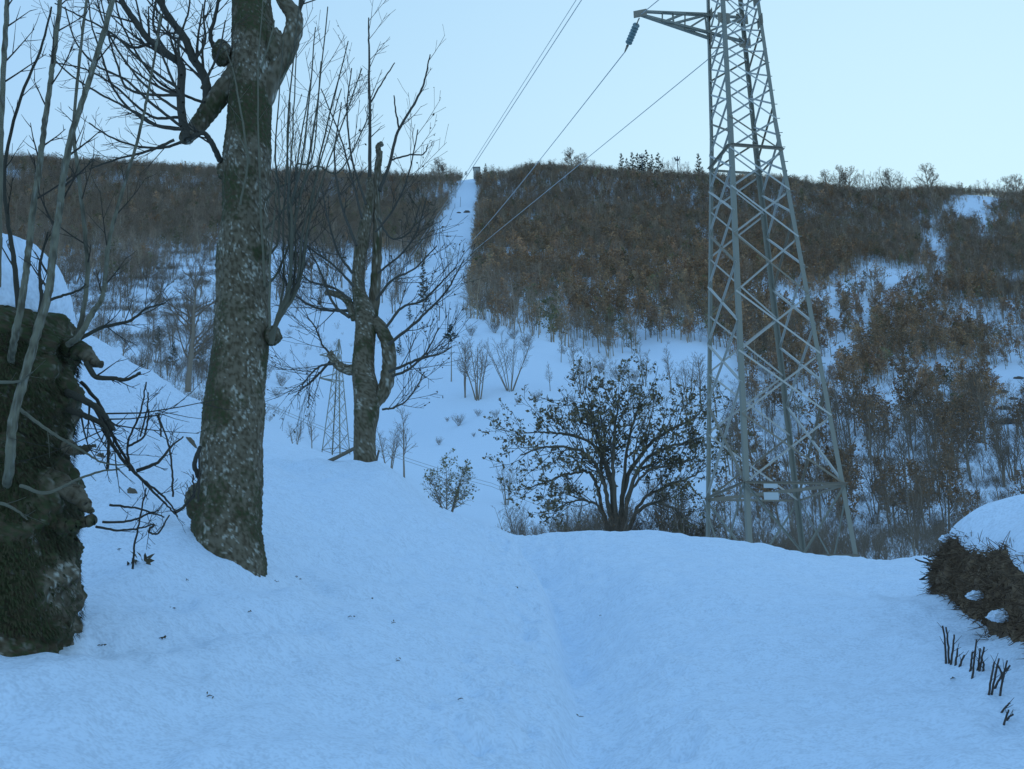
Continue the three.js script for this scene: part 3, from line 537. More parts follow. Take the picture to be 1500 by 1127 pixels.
{
  const conc = mat(.42, .41, .36, .9), p = onGround(698.5, 276, 835), q = mpp(835), w = 10 * q, h = 25 * q;
  const o = thing('lift_tower', 'small square concrete tower on the ridge at the top of the ski run', 'tower', p);
  mesh('wall', new THREE.BoxGeometry(w, h, w), conc, o).position.y = h / 2 - .5;
  mesh('roof', new THREE.BoxGeometry(w * 1.2, h * .06, w * 1.2), mat(.2, .19, .18), o).position.y = h - .5 + h * .03;
  mesh('door', new THREE.BoxGeometry(w * .3, h * .3, .06), mat(.12, .1, .09), o).position.set(w * .1, h * .15, w / 2 + .03);
  for (const [x, y, hp, arms] of [[943, 276, 47, 1], [995, 277, 43, 0]]) {
    const b = onGround(x, y, 832), H = hp * q, m = thing('antenna_mast', arms ? 'tall radio mast with antennas in a ring rising from the conifers' : 'radio mast with a flared head beyond the conifers', 'mast', b), dk = mat(.10, .10, .11, .7);
    const t = new Bag(); t.tube([V(0, -1, 0), V(0, H, 0)], [.45, .3], 8); mesh('pole', t.build(), dk, m);
    mesh('platform', new THREE.CylinderGeometry(1.5, 1.1, .4, 12), dk, m).position.y = H * .86;
    for (let k = 0; k < 8; k++) { const a = k / 8 * 6.283, an = mesh('antenna', new THREE.BoxGeometry(.45, 2.2 + (k % 3) * .7, .35), dk, m); an.position.set(Math.cos(a) * (arms ? 2.1 : 1.5 + (k % 2)), H * .88 + .8, Math.sin(a) * 1.8); an.rotation.z = arms ? 0 : -Math.cos(a) * .35; const ar = new Bag(); ar.tube([V(0, H * .86, 0), an.position.clone()], [.1, .1], 5); mesh('bracket', ar.build(), dk, m); }
  }
  const hp = onGround(962, 276, 826), hs = thing('mountain_hut', 'long low hut with a snowy roof under the masts', 'hut', hp), hw = 27 * q;
  mesh('wall', new THREE.BoxGeometry(hw, 2.4, 5), mat(.45, .42, .38), hs).position.y = .9;
  const rf = new THREE.Shape([new THREE.Vector2(-3, 0), new THREE.Vector2(0, 1.7), new THREE.Vector2(3, 0)]), rg = new THREE.ExtrudeGeometry(rf, { depth: hw * 1.03, bevelEnabled: false }); rg.rotateY(Math.PI / 2); rg.translate(-hw * .515, 2.1, 0); mesh('roof', rg, snowMat, hs);
  for (let k = 0; k < 5; k++) mesh('window', new THREE.BoxGeometry(.9, .8, .08), mat(.05, .05, .06, .3), hs).position.set(-hw * .38 + k * hw * .19, 1.2, 2.53);
  // posts along the run
  for (const [x, y, hpx] of [[674, 304, 18], [666, 306, 9], [638, 440, 22], [648, 448, 38], [643, 470, 24], [652, 425, 26]]) { const g = ground(x, y, 200); if (!g) continue; const H2 = hpx * mpp(-g.z), b = new Bag(); b.tube([V(0, -.5, 0), V(.05 * H2, H2, 0)], [.16, .11], 6); const o2 = mesh('wooden_post', b.build(), mat(.14, .11, .085)); o2.position.copy(g); tag(o2, 'plain dark wooden post stuck in the snowy ski run', 'post', 'posts on the ski run'); }
  // rocks showing through the snow
  for (const [x, y, s] of [[672, 312, 1.1], [684, 311, 1.6], [655, 347, .8], [1470, 600, 1.6], [1485, 585, 1.0], [1476, 620, 2], [1492, 555, 1.2], [1468, 575, 1.3]]) { const g = ground(x, y, 150); if (!g) continue; const ge = new THREE.IcosahedronGeometry(s, 2), A = ge.attributes.position; for (let k = 0; k < A.count; k++) { const f = 1 + .35 * nz(A.getX(k) * 1.3 + x, A.getY(k) * 1.3, A.getZ(k) * 1.3); A.setXYZ(k, A.getX(k) * f * 1.5, A.getY(k) * f * .7, A.getZ(k) * f); } ge.computeVertexNormals(); const o3 = mesh('rock', ge, mat(.12, .105, .09)); o3.position.copy(g); tag(o3, 'dark rock sticking out of the snowy slope', 'rock', 'rocks in the snow'); }
}
console.log('ridge done');
// ------------------------------------------------------------------ foreground trees
const BARK = [.185, .145, .09], LICHEN = [.46, .42, .33], MOSS = [.042, .052, .012], DUFF = [.075, .05, .022];
const mix3 = (a, b, t) => [a[0] + (b[0] - a[0]) * t, a[1] + (b[1] - a[1]) * t, a[2] + (b[2] - a[2]) * t];
function barkSkin(mossy, lich, amp, seed, lump = 0) {
  return (q, d, t, a) => {
    const f = 1, x = q.x + seed, y = q.y, z = q.z;
    const rid = 1 - Math.abs(nz(x * 13, y * 4.2, z * 13)) * 2, fine = fbm(x * 34, y * 22, z * 34, 3), big = fbm(x * 2.6, y * 1.9, z * 2.6, 3);
    const m = sst(-.06, .16, big + .22 * fine + mossy(t, d, q)), l = sst(.06, .26, fbm(x * 42, y * 26, z * 42, 3) + .5 * fbm(x * 5, y * 4, z * 5, 2) + lich - m * .1);
    let c = mix3(BARK, DUFF, sst(-.2, .3, fine)); c = mix3(c, LICHEN, l * (1 - .55 * m)); c = mix3(c, mix3(MOSS, DUFF, sst(-.15, .25, nz(x * 40, y * 40, z * 40))), m * .9 * (1 - .6 * l));
    return { d: (lump ? lump * fbm(x * 4.5, y * 4.5, z * 4.5, 3) : 0) + amp * (.9 * rid * (1 - m * .5) + 1.1 * fine + m * (.5 + 1.4 * fbm(x * 60, y * 60, z * 60, 2))), c };
  };
}
function trunkFrom(list, dep, rows, sides, skin) {           // list: [py, left px, right px]
  const c = curve(list.map(([y, l, r, d]) => at((l + r) / 2, y, d ?? dep)), rows);
  const T = list.length - 1, w = (t) => { const k = Math.min(T - 1, Math.floor(t * T)), f = t * T - k, s = f * f * (3 - 2 * f); const q = i => (list[i][2] - list[i][1]) / 2 * .94 * mpp(list[i][3] ?? dep); return q(k) + (q(k + 1) - q(k)) * s; };
  const cc = new THREE.CatmullRomCurve3(list.map(([y, l, r, d]) => at((l + r) / 2, y, d ?? dep))), pts = [], rad = [];
  for (let k = 0; k <= rows; k++) { pts.push(cc.getPoint(k / rows)); rad.push(w(k / rows)); }
  const b = new Bag(); b.tube(pts, rad, sides, [1, 1, 1], skin); const g = b.build(true);
  // close the seam of the normals
  const n = g.attributes.normal, W = sides + 1; for (let k = 0; k <= rows; k++) { const a = k * W, e = a + sides; const x = n.getX(a) + n.getX(e), y = n.getY(a) + n.getY(e), z = n.getZ(a) + n.getZ(e), L = Math.hypot(x, y, z) || 1; n.setXYZ(a, x / L, y / L, z / L); n.setXYZ(e, x / L, y / L, z / L); }
  return g;
}
const TWIG = [.10, .08, .055], SHOOT = [.22, .195, .125];
// a limb sighted in the photograph, with twigs grown along it
function limb(parent, name, list, dep, r0, r1, o = {}) {
  const pts = curve(sight(list, dep), o.n ?? (o.skin ? 44 : Math.max(10, list.length * 5))), m = mpp(dep), b = new Bag();
  const r = rng(Math.round(list[0][0] * 31 + list[0][1] * 17 + list.length * 7 + list.at(-1)[0] * 3) + (o.seed ?? 0));
  for (let k = 1; k < pts.length - 1; k++) pts[k].add(V((r() - .5), (r() - .5), (r() - .5)).multiplyScalar(m * (o.wob ?? 1.2)));
  b.tube(pts, pts.map((p, k) => (r0 + (r1 - r0) * k / (pts.length - 1)) * m * (1 + .1 * (r() - .5))), o.skin && r0 > 5 ? 26 : r0 > 4 ? 12 : 7, o.col ?? TWIG, o.skin);
  const L = mesh(name, b.build(r0 > 5 || !!o.skin), woodMat, parent);
  const c = o.twigs ?? 0; if (c) {
    const tb = new Bag(), oo = { jit: o.jit ?? .16, lift: o.lift ?? .1, tip: m * .32, sides: 4, col: o.tcol ?? o.col ?? TWIG, kids: [0, o.kids ?? 3, 3], ang: o.ang ?? .6, shrink: .5, leaf: o.leaf ?? 0, leafP: .5, leafS: o.leafS ?? .05, leafCols: o.leafCols ?? rust };
    for (let k = 0; k < c; k++) {
      const t = (o.from ?? .2) + (1 - (o.from ?? .2)) * (k + r() * .9) / c, i = Math.min(pts.length - 2, Math.floor(t * (pts.length - 1))), d = pts[i + 1].clone().sub(pts[i]).normalize(), sd = sideDir(d, .45 + .6 * r(), r); sd.z *= .6; if (o.upward) sd.y = Math.abs(sd.y) * .6 + .5;
      ramify(tb, pts[i], sd.normalize(), (o.len ?? 60) * m * (.5 + r()), Math.max(m * .55, m * (r0 + (r1 - r0) * t) * .42), o.lvl ?? 1, oo, r);
    }
    mesh('twigs', tb.build(), woodMat, L).userData.kind = 'stuff';
  }
  return L;
}

// smooth young bark with nodes and scars
const youngBark = k => q => { const n = nz(q.x * 30, q.y * 14, q.z * 30), m = fbm(q.x * 60, q.y * 45, q.z * 60, 2), ring = Math.pow(Math.max(0, Math.cos(q.y * 34 + 3 * nz(q.x * 3, q.y * 3))), 10); return { d: .0022 * m + .002 * ring, c: mix3(mix3(SHOOT, [.11, .09, .055], sst(-.15, .35, n + m)), [.34, .32, .25], .7 * sst(.12, .3, m)).map(v => v * k) }; };
// the big mossy trunk
const big = thing('mossy_tree', 'thick mossy tree trunk with knotty limbs rising from the snow bank', 'tree');
{
  const D = 10, skin = barkSkin((t, d) => -.06 + .16 * Math.max(0, -d.x) + .1 * Math.exp(-(((t - .17) / .1) ** 2)) + .12 * Math.exp(-(((t - .75) / .14) ** 2)) + .08 * Math.sin(t * 23), -.08, .014, 3);
  const L = [[900, 262, 396], [835, 268, 391], [770, 280, 384], [720, 288, 385], [660, 291, 387], [600, 296, 390], [540, 305, 392], [490, 311, 397], [440, 313, 396], [380, 314, 398], [310, 323, 396], [240, 322, 401], [180, 329, 400], [120, 332, 405], [60, 335, 408], [0, 336, 401], [-70, 340, 398], [-160, 345, 396]];
  mesh('trunk', trunkFrom(L, D, 520, 140, skin), woodMat, big);
  const burl = (px, py, rx, ry, rz, s) => { const g = new THREE.SphereGeometry(1, 40, 28), A = g.attributes.position, C = []; const c = at(px, py, D - .05), m = mpp(D); for (let k = 0; k < A.count; k++) { const d = V(A.getX(k), A.getY(k), A.getZ(k)), f = 1 + .28 * fbm(d.x * 2 + s, d.y * 2, d.z * 2, 3), p = V(d.x * rx * m * f, d.y * ry * m * f, d.z * rz * m * f).add(c), sk = skin(p, d, .6, 0); p.addScaledVector(d, sk.d); A.setXYZ(k, p.x, p.y, p.z); C.push(...sk.c); } g.setAttribute('color', new THREE.Float32BufferAttribute(C, 3)); g.computeVertexNormals(); mesh('burl', g, woodMat, big); };
  burl(325, 78, 15, 20, 18, 1); burl(399, 492, 12, 14, 14, 2); burl(400, 70, 16, 34, 18, 5); burl(330, 250, 12, 16, 12, 7); burl(296, 735, 22, 30, 26, 9);
  const K = [.075, .063, .043], lo = { col: K, tcol: TWIG };
  const dark = { ...lo, skin: barkSkin(() => -.05, -.1, .004, 8) };
  limb(big, 'limb', [[365, 88], [342, 116], [322, 140], [304, 164], [288, 186], [272, 202, 9.7]], D, 21, 11, dark);
  limb(big, 'limb', [[276, 204, 9.7], [268, 178, 9.7], [264, 140, 9.7], [265, 96, 9.7], [252, 84, 9.6], [222, 62, 9.5], [200, 35, 9.4], [178, 0, 9.3], [160, -40, 9.2]], D, 7.5, 4, { ...lo, twigs: 12, len: 90, lvl: 2 });
  limb(big, 'limb', [[302, 162], [303, 130], [297, 108], [282, 84], [270, 55], [252, 32], [233, 0], [220, -40]], D, 8, 5, { ...lo, twigs: 10, len: 90, lvl: 2 });
  limb(big, 'limb', [[376, 160], [398, 112], [418, 76], [430, 45], [430, 22], [415, 0], [402, -40]], D, 20, 10, dark);
  limb(big, 'limb', [[428, 40], [440, 10], [450, -40]], D, 4, 3, { ...lo, twigs: 3 });
  limb(big, 'limb', [[312, 68], [308, 52], [315, 25], [322, -10]], D, 4, 2.5, { ...lo, twigs: 4, len: 50 });
  limb(big, 'limb', [[322, 235, 9.9], [310, 210, 9.7], [298, 195, 9.6], [280, 200, 9.5]], D, 5, 3, { ...lo, twigs: 5, len: 45 });
  // long whippy shoots arching out and up from the knuckle
  for (const s of [[[268, 190], [232, 185], [205, 168], [170, 150], [130, 128], [98, 105], [72, 80]], [[262, 188], [225, 182], [190, 160], [165, 128], [150, 85], [135, 40], [128, -10]], [[262, 172], [225, 172], [200, 155], [160, 120], [120, 100], [80, 92]], [[264, 140], [215, 138], [185, 128], [170, 90], [158, 50], [148, 0]], [[262, 130], [235, 112], [205, 88], [165, 50], [120, 25], [80, 5]], [[300, 150], [270, 140], [230, 118], [190, 60], [172, 15], [165, -20]], [[265, 110], [262, 60], [275, 20], [280, -20]], [[222, 62], [195, 70], [170, 55], [140, 48]], [[276, 204], [240, 216], [200, 214], [160, 200], [130, 180]], [[295, 130], [310, 100], [322, 70], [330, 30]], [[285, 90], [300, 60], [298, 20], [305, -20]], [[255, 205], [215, 222], [175, 232], [130, 248]], [[268, 150], [245, 100], [232, 60], [240, 10]], [[250, 85], [225, 40], [228, 0], [232, -30]], [[265, 185], [220, 150], [185, 118], [140, 95], [110, 60], [95, 10]], [[268, 165], [230, 140], [190, 100], [150, 30], [140, -10]]]) limb(big, 'shoot', s, D - .25 - .3 * ((s[1][0] * 7) % 3), 2.6, 1.1, { ...lo, twigs: 9, len: 46, kids: 3, from: .15 });
  // upright shoots from the side burl
  const r = rng(77);
  const ends = [[440, -20], [462, 40], [480, 10], [510, 60], [455, 120], [425, 150], [500, 130], [530, 100], [435, 60], [415, 60], [545, 160], [470, 90]];
  ends.forEach(([x, y], k) => limb(big, 'shoot', [k < 8 ? [394 + r() * 8, 505 - r() * 16, 9.85] : [390, 420 - (k - 8) * 42, 9.9], [405, k < 8 ? 478 - r() * 14 : 402 - (k - 8) * 42, 9.8], [408 + (x - 408) * .18 + r() * 14, (k < 8 ? 430 : 370 - (k - 8) * 34) - r() * 20, 9.7], [410 + (x - 408) * .38 + 16 * (r() - .5), (k < 8 ? 320 : 290 - (k - 8) * 24) + r() * 25, 9.6 - r() * .6], [408 + (x - 408) * .68 + 20 * (r() - .5), 200 + (y + 20) * .3, 9.5 - r()], [x, y, 9.3 - r()]], D, k < 4 ? 3.4 : 2.2, .8, { col: SHOOT.map(v => v * .7), tcol: TWIG, twigs: 9, len: 52, from: .35, upward: true }));
  // thin pale shoots on the trunk face
  for (const s of [[[388, 420, 9.6], [380, 260, 9.55], [378, 100, 9.6], [385, 0, 9.6]], [[365, 240, 9.6], [352, 160, 9.55], [340, 100, 9.6], [330, 70, 9.6]], [[382, 100, 9.6], [395, 60, 9.5], [402, 30, 9.5]], [[395, 480, 9.6], [396, 380, 9.5], [403, 300, 9.5], [404, 200, 9.5]], [[352, 300, 9.6], [362, 230, 9.5], [345, 190, 9.5]]]) limb(big, 'shoot', s, D, 1.8, .8, { col: SHOOT, twigs: 4, len: 30, lvl: 0 });
  limb(big, 'snag', [[292, 700, 9.9], [285, 680, 9.7], [293, 655, 9.6]], D, 4, 3, { col: K });
}

// the stump with its shoots, and the snow that sits on it
const stump = thing('mossy_stump', 'squat pollard stump thick with dark moss, sprouting pale shoots', 'stump');
{
  const D = 6.3, skin = barkSkin((t, d, q) => .06 + .1 * sst(.3, .6, t) - .42 * Math.exp(-(((t - .2) / .17) ** 2)) * sst(.2, -.5, d.x - .4) + .12 * Math.max(0, d.x), -.02, .02, 21, .16);
  const L = [[1010, -150, 100], [940, -150, 104], [890, -148, 112], [840, -145, 108], [790, -142, 104], [740, -140, 112], [690, -140, 100], [640, -138, 104], [590, -138, 112], [545, -138, 108], [510, -138, 116], [490, -125, 108], [476, -60, 40]];
  mesh('trunk', trunkFrom(L, D, 300, 190, skin), woodMat, stump);
  const K = [.07, .06, .038], lo = { col: K };
  const dark = { col: K, skin: barkSkin(() => .2, -.4, .016, 4, .05), wob: 3 };
  limb(stump, 'limb', [[70, 500, 6.3], [106, 510, 6.2], [128, 521, 6.15], [145, 536, 6.1]], D, 15, 4, dark);
  limb(stump, 'limb', [[126, 532, 6.1], [140, 552, 6.1], [165, 554, 6.1], [185, 556, 6.1], [206, 546, 6.1]], D, 4.5, 2, { col: K, twigs: 5, len: 30 });
  limb(stump, 'root', [[70, 700, 6.2], [105, 722, 6.1], [122, 736, 6.1], [134, 750, 6.1]], D, 12, 2, dark); limb(stump, 'root', [[60, 770, 6.2], [100, 770, 6.1], [118, 768, 6.1], [138, 760, 6.1]], D, 10, 2, dark);
  limb(stump, 'limb', [[98, 575, 6.2], [130, 590, 6.1], [150, 605, 6.1], [167, 630, 6.1]], D, 6, 3, { col: K, twigs: 6, len: 110 });
  limb(stump, 'limb', [[100, 600, 6.2], [130, 612, 6.1], [150, 622, 6.1], [160, 640, 6.05]], D, 5, 2.5, { col: K, twigs: 6, len: 110 });
  limb(stump, 'limb', [[100, 655, 6.1], [120, 662, 6], [138, 652, 6]], D, 5, 3, dark);
  // pale stems
  limb(stump, 'stem', [[8, 720, 6.0], [14, 682, 5.7], [18, 620, 5.6], [38, 545, 5.6], [56, 480, 5.6], [70, 432, 5.6], [74, 402, 5.6], [80, 350, 5.6], [88, 300, 5.6], [91, 268, 5.55], [105, 196, 5.5], [120, 150, 5.5], [136, 100, 5.5], [160, 18, 5.4], [172, -30, 5.4]], D, 6.8, 3.3, { skin: youngBark(1), col: SHOOT, twigs: 10, len: 55, from: .35, tcol: TWIG, n: 110 });
  limb(stump, 'stem', [[14, 540, 6.0], [20, 500, 5.75], [32, 440, 5.7], [40, 380, 5.7], [46, 325, 5.7], [55, 262, 5.7], [62, 205, 5.7], [72, 130, 5.7], [80, 70, 5.7], [90, -20, 5.7]], D, 5.2, 3.3, { skin: youngBark(1), col: SHOOT.map(v => v * .8), twigs: 9, len: 60, from: .45, tcol: TWIG, n: 110 });
  limb(stump, 'stem', [[-4, 420, 5.8], [0, 230, 5.8], [3, 140, 5.8], [8, 40, 5.8], [11, -20, 5.8]], D, 4.5, 3.4, { skin: youngBark(1), col: SHOOT.map(v => v * .6), twigs: 5, len: 60, from: .5, tcol: TWIG });
  limb(stump, 'stem', [[100, 505, 6.1], [118, 490, 6], [134, 460, 6], [148, 440, 6], [154, 408, 6], [158, 360, 5.9], [176, 290, 5.9], [205, 190, 5.9], [225, 90, 5.8], [235, 20, 5.8]], D, 4.8, 1.4, { skin: youngBark(1), col: SHOOT.map(v => v * .75), twigs: 8, len: 60, from: .3, tcol: TWIG, n: 110 });
  limb(stump, 'stem', [[112, 495, 6.1], [122, 455, 6.1], [128, 400, 6.1], [124, 340, 6], [114, 250, 6], [108, 190, 6], [118, 70, 6], [128, -10, 6]], D, 4, 2, { skin: youngBark(1), col: SHOOT.map(v => v * .6), twigs: 9, len: 55, from: .3, tcol: TWIG });
  limb(stump, 'stem', [[30, 500, 6], [26, 440, 6], [20, 380, 6], [12, 330, 6], [6, 250, 6], [28, 150, 6], [60, 70, 6], [75, 10, 6]], D, 4.5, 1.4, { col: K, twigs: 8, len: 50, from: .2 });
  limb(stump, 'stem', [[50, 505, 5.9], [60, 440, 5.9], [58, 390, 5.9], [70, 340, 5.9]], D, 3.5, 1.4, { col: K, twigs: 6, len: 40, from: .2 });
  limb(stump, 'stem', [[72, 440, 5.6], [95, 432, 5.6], [118, 424, 5.6], [126, 416, 5.6]], D, 2.2, 1, { col: K, twigs: 3, len: 20 });
  limb(stump, 'stem', [[110, 500, 6.2], [150, 480, 6.3], [190, 470, 6.4], [215, 452, 6.5], [240, 445, 6.6]], D, 3.5, 1.2, { col: K, twigs: 9, len: 50 });
  for (const s of [[[-10, 735, 5.6], [20, 745, 5.55], [40, 762, 5.55]], [[-5, 560, 5.6], [30, 558, 5.55], [48, 545, 5.55]], [[30, 600, 5.7], [55, 620, 5.6], [85, 640, 5.6], [120, 660, 5.7], [150, 678, 5.8], [185, 682, 5.9]], [[30, 712, 5.7], [70, 722, 5.6], [108, 705, 5.7], [150, 690, 5.9], [175, 688, 6]]]) limb(stump, 'stem', s, D, 2.6, 1, { col: SHOOT, twigs: 3, len: 30, lvl: 0 });
  // moss tufts that fray the outline
  { const b = new Bag(), r = rng(5); for (let k = 0; k < 9000; k++) { const y = 505 + r() * 430, e = L.findIndex(q => q[0] < y), i = Math.max(1, e), f = (L[i - 1][0] - y) / (L[i - 1][0] - L[i][0]), rt = L[i - 1][2] + (L[i][2] - L[i - 1][2]) * f, lf = L[i - 1][1] + (L[i][1] - L[i - 1][1]) * f, R = (rt - lf) / 2 * mpp(D), c = at((rt + lf) / 2, y, D), a = -1.9 + 2.6 * r(); const p = c.add(V(Math.cos(a) * R, 0, -Math.sin(a) * R)), o = V(Math.cos(a), 0, -Math.sin(a)); if (skin(p, o, (1010 - y) / 534, 0).c[0] > .125) continue; const tip = p.clone().addScaledVector(o, .012 + .025 * r()).add(V((r() - .5) * .02, -.02 - .02 * r(), (r() - .5) * .02)), s = V(-o.z, 0, o.x).multiplyScalar(.004 + .005 * r()), cc = mix3(MOSS, DUFF, r() * .8); b.tri(p.clone().add(s), p.clone().sub(s), tip, cc); } const m = mesh('moss', b.build(), vcMat, stump); m.userData.kind = 'stuff'; }
}
function snowBlob(name, label, c, ax, amp, fr, seed, flat = 1, yaw = 0, cat = 'snow cap') {
  const g = new THREE.SphereGeometry(1, 120, 80), A = g.attributes.position, U = g.attributes.uv;
  for (let k = 0; k < A.count; k++) {
    const d = V(A.getX(k), A.getY(k), A.getZ(k)), f = 1 + amp * fbm(d.x * fr + seed, d.y * fr, d.z * fr, 3) + .02 * nz(d.x * 9 + seed, d.y * 9, d.z * 9);
    const y = d.y < 0 ? d.y * flat : d.y; const p = V(d.x * ax[0] * f, y * ax[1] * f, d.z * ax[2] * f).applyAxisAngle(V(0, 1, 0), yaw);
    A.setXYZ(k, p.x, p.y, p.z); U.setXY(k, (p.x + p.y * .6) / 1.7, (p.z + p.y * .6) / 1.7);
  }
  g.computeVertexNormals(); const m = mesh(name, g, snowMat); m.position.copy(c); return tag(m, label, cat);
}
snowBlob('snow_heap', 'thick rounded cap of snow sitting on the mossy stump', at(-8, 478, 6.75), [.50, .62, .5], .10, 1.3, 2, .25);
console.log('stump and trunk done');

// dead branches and litter between the stump and the trunk
{
  const K = [.075, .06, .04], add = (name, label, lists, dep, r0, o = {}) => { const t = thing(name, label, 'branch'); lists.forEach(l => limb(t, 'branch', l, dep, o.r ?? r0, 1.1, { col: K, twigs: 5, len: 36, wob: 1.6, ...o })); return t; };
  add('fallen_branch', 'tangled dead branch reaching from the stump to the big trunk over snow', [[[118, 560, 6.4], [145, 592, 6.4], [165, 640, 6.4], [195, 688, 6.5], [225, 722, 6.6], [246, 742, 6.7], [260, 757, 6.8]], [[150, 628, 6.4], [178, 672, 6.4], [205, 700, 6.5], [240, 728, 6.7], [256, 748, 6.8]], [[140, 600, 6.3], [158, 640, 6.3], [157, 690, 6.3], [160, 660, 6.3]], [[256, 752, 6.8], [270, 742, 6.9], [285, 722, 7], [290, 700, 7.1]], [[200, 690, 6.5], [230, 678, 6.5], [250, 655, 6.6], [268, 640, 6.7]]], 6.5, 3, {});
  add('fallen_branch', 'thin arching twigs lying on the snow slope beside the stump', [[[150, 765, 6.3], [190, 763, 6.4], [220, 752, 6.5], [232, 748, 6.5]], [[140, 772, 6.2], [175, 777, 6.3], [205, 774, 6.4], [225, 768, 6.4]], [[225, 768, 6.4], [218, 780, 6.4], [230, 782, 6.4], [248, 755, 6.5]], [[160, 740, 6.3], [200, 745, 6.4], [240, 758, 6.6]], [[190, 690, 6.4], [187, 650, 6.4], [205, 605, 6.3], [214, 560, 6.3]], [[186, 655, 6.3], [210, 640, 6.3], [218, 600, 6.3]]], 6.4, 1.9, { twigs: 4, len: 30 });
  add('upright_twig', 'single upright twig with withered leaves stuck in the snow', [[[194, 834, 7.4], [197, 800, 7.4], [205, 760, 7.4], [214, 715, 7.4]]], 7.4, 1.7, { twigs: 2, len: 20 });
  add('upright_twig', 'curved twig standing against the pale snow mound', [[[253, 728, 8], [252, 690, 8], [247, 655, 8], [238, 625, 8], [230, 605, 8]]], 8, 1.6, { twigs: 5, len: 30 });
  add('upright_twig', 'thin twig standing against the pale snow mound by the big trunk', [[[290, 735, 8.6], [292, 700, 8.6], [291, 660, 8.6]], [[284, 730, 8.6], [282, 695, 8.6]]], 8.6, 1.6, { twigs: 2, len: 16 });
  add('upright_twig', 'forked twig poking out of the snow mound', [[[205, 640, 9], [215, 600, 9], [217, 575, 9]], [[236, 640, 9], [234, 620, 9], [228, 605, 9]]], 9, 1.5, { twigs: 4, len: 26 });
  const chip = (px, py, rx, ry, label) => { const p = ground(px, py, 5.5), m = mpp(-p.z), g = new THREE.IcosahedronGeometry(1, 3), A = g.attributes.position; for (let k = 0; k < A.count; k++) { const f = 1 + .3 * nz(A.getX(k) * 2 + px, A.getY(k) * 2, A.getZ(k) * 2); A.setXYZ(k, A.getX(k) * rx * m * f, A.getY(k) * ry * m * f, A.getZ(k) * rx * .6 * m * f); } g.computeVertexNormals(); const o = mesh('wood_chunk', g, mat(.15, .115, .075)); o.position.copy(p); o.position.y -= ry * m * .35; o.rotation.z = .5; tag(o, label, 'wood'); };
  chip(196, 722, 7, 16, 'broken lump of wood half sunk in the snow beside the stump'); chip(280, 648, 7, 14, 'dark broken wood lump on the snow mound next to the big trunk'); chip(146, 668, 7, 6, 'small dark wood piece in the snow close to the stump');
  // withered leaves and scraps on the snow
  const r = rng(31), lf = (px, py, n, s) => { const p = ground(px, py, 5), b = new Bag(); for (let k = 0; k < n; k++) b.leaf(V((r() - .5) * s * 2.4, .006 + r() * s * .6, (r() - .5) * s * 1.6), s * (.7 + .6 * r()), r, [.10, .075, .04]); if (n < 4) b.tube([V(-s, .004, 0), V(0, .012, s * .2), V(s * .7, .008, 0)], [.0025, .003, .0015], 4, [.08, .06, .04]); const o = mesh('dead_leaf', b.build(), vcMat); o.position.copy(p); tag(o, n > 8 ? 'clump of withered leaves at the foot of the upright twig' : 'tiny withered leaf scrap lying on the snow', 'leaf', n > 8 ? undefined : 'leaf scraps on the snow'); };
  lf(202, 826, 14, .07);
  for (const [x, y] of [[175, 806], [237, 937], [434, 846], [380, 843], [405, 854], [274, 852], [255, 893], [366, 898], [307, 1022], [577, 914], [583, 970], [755, 861], [850, 1052], [513, 905], [675, 1026], [1397, 996], [880, 903], [440, 850], [545, 878], [145, 948]]) lf(x, y, 2, x === 237 || x === 755 || x === 850 ? .035 : .02);
}

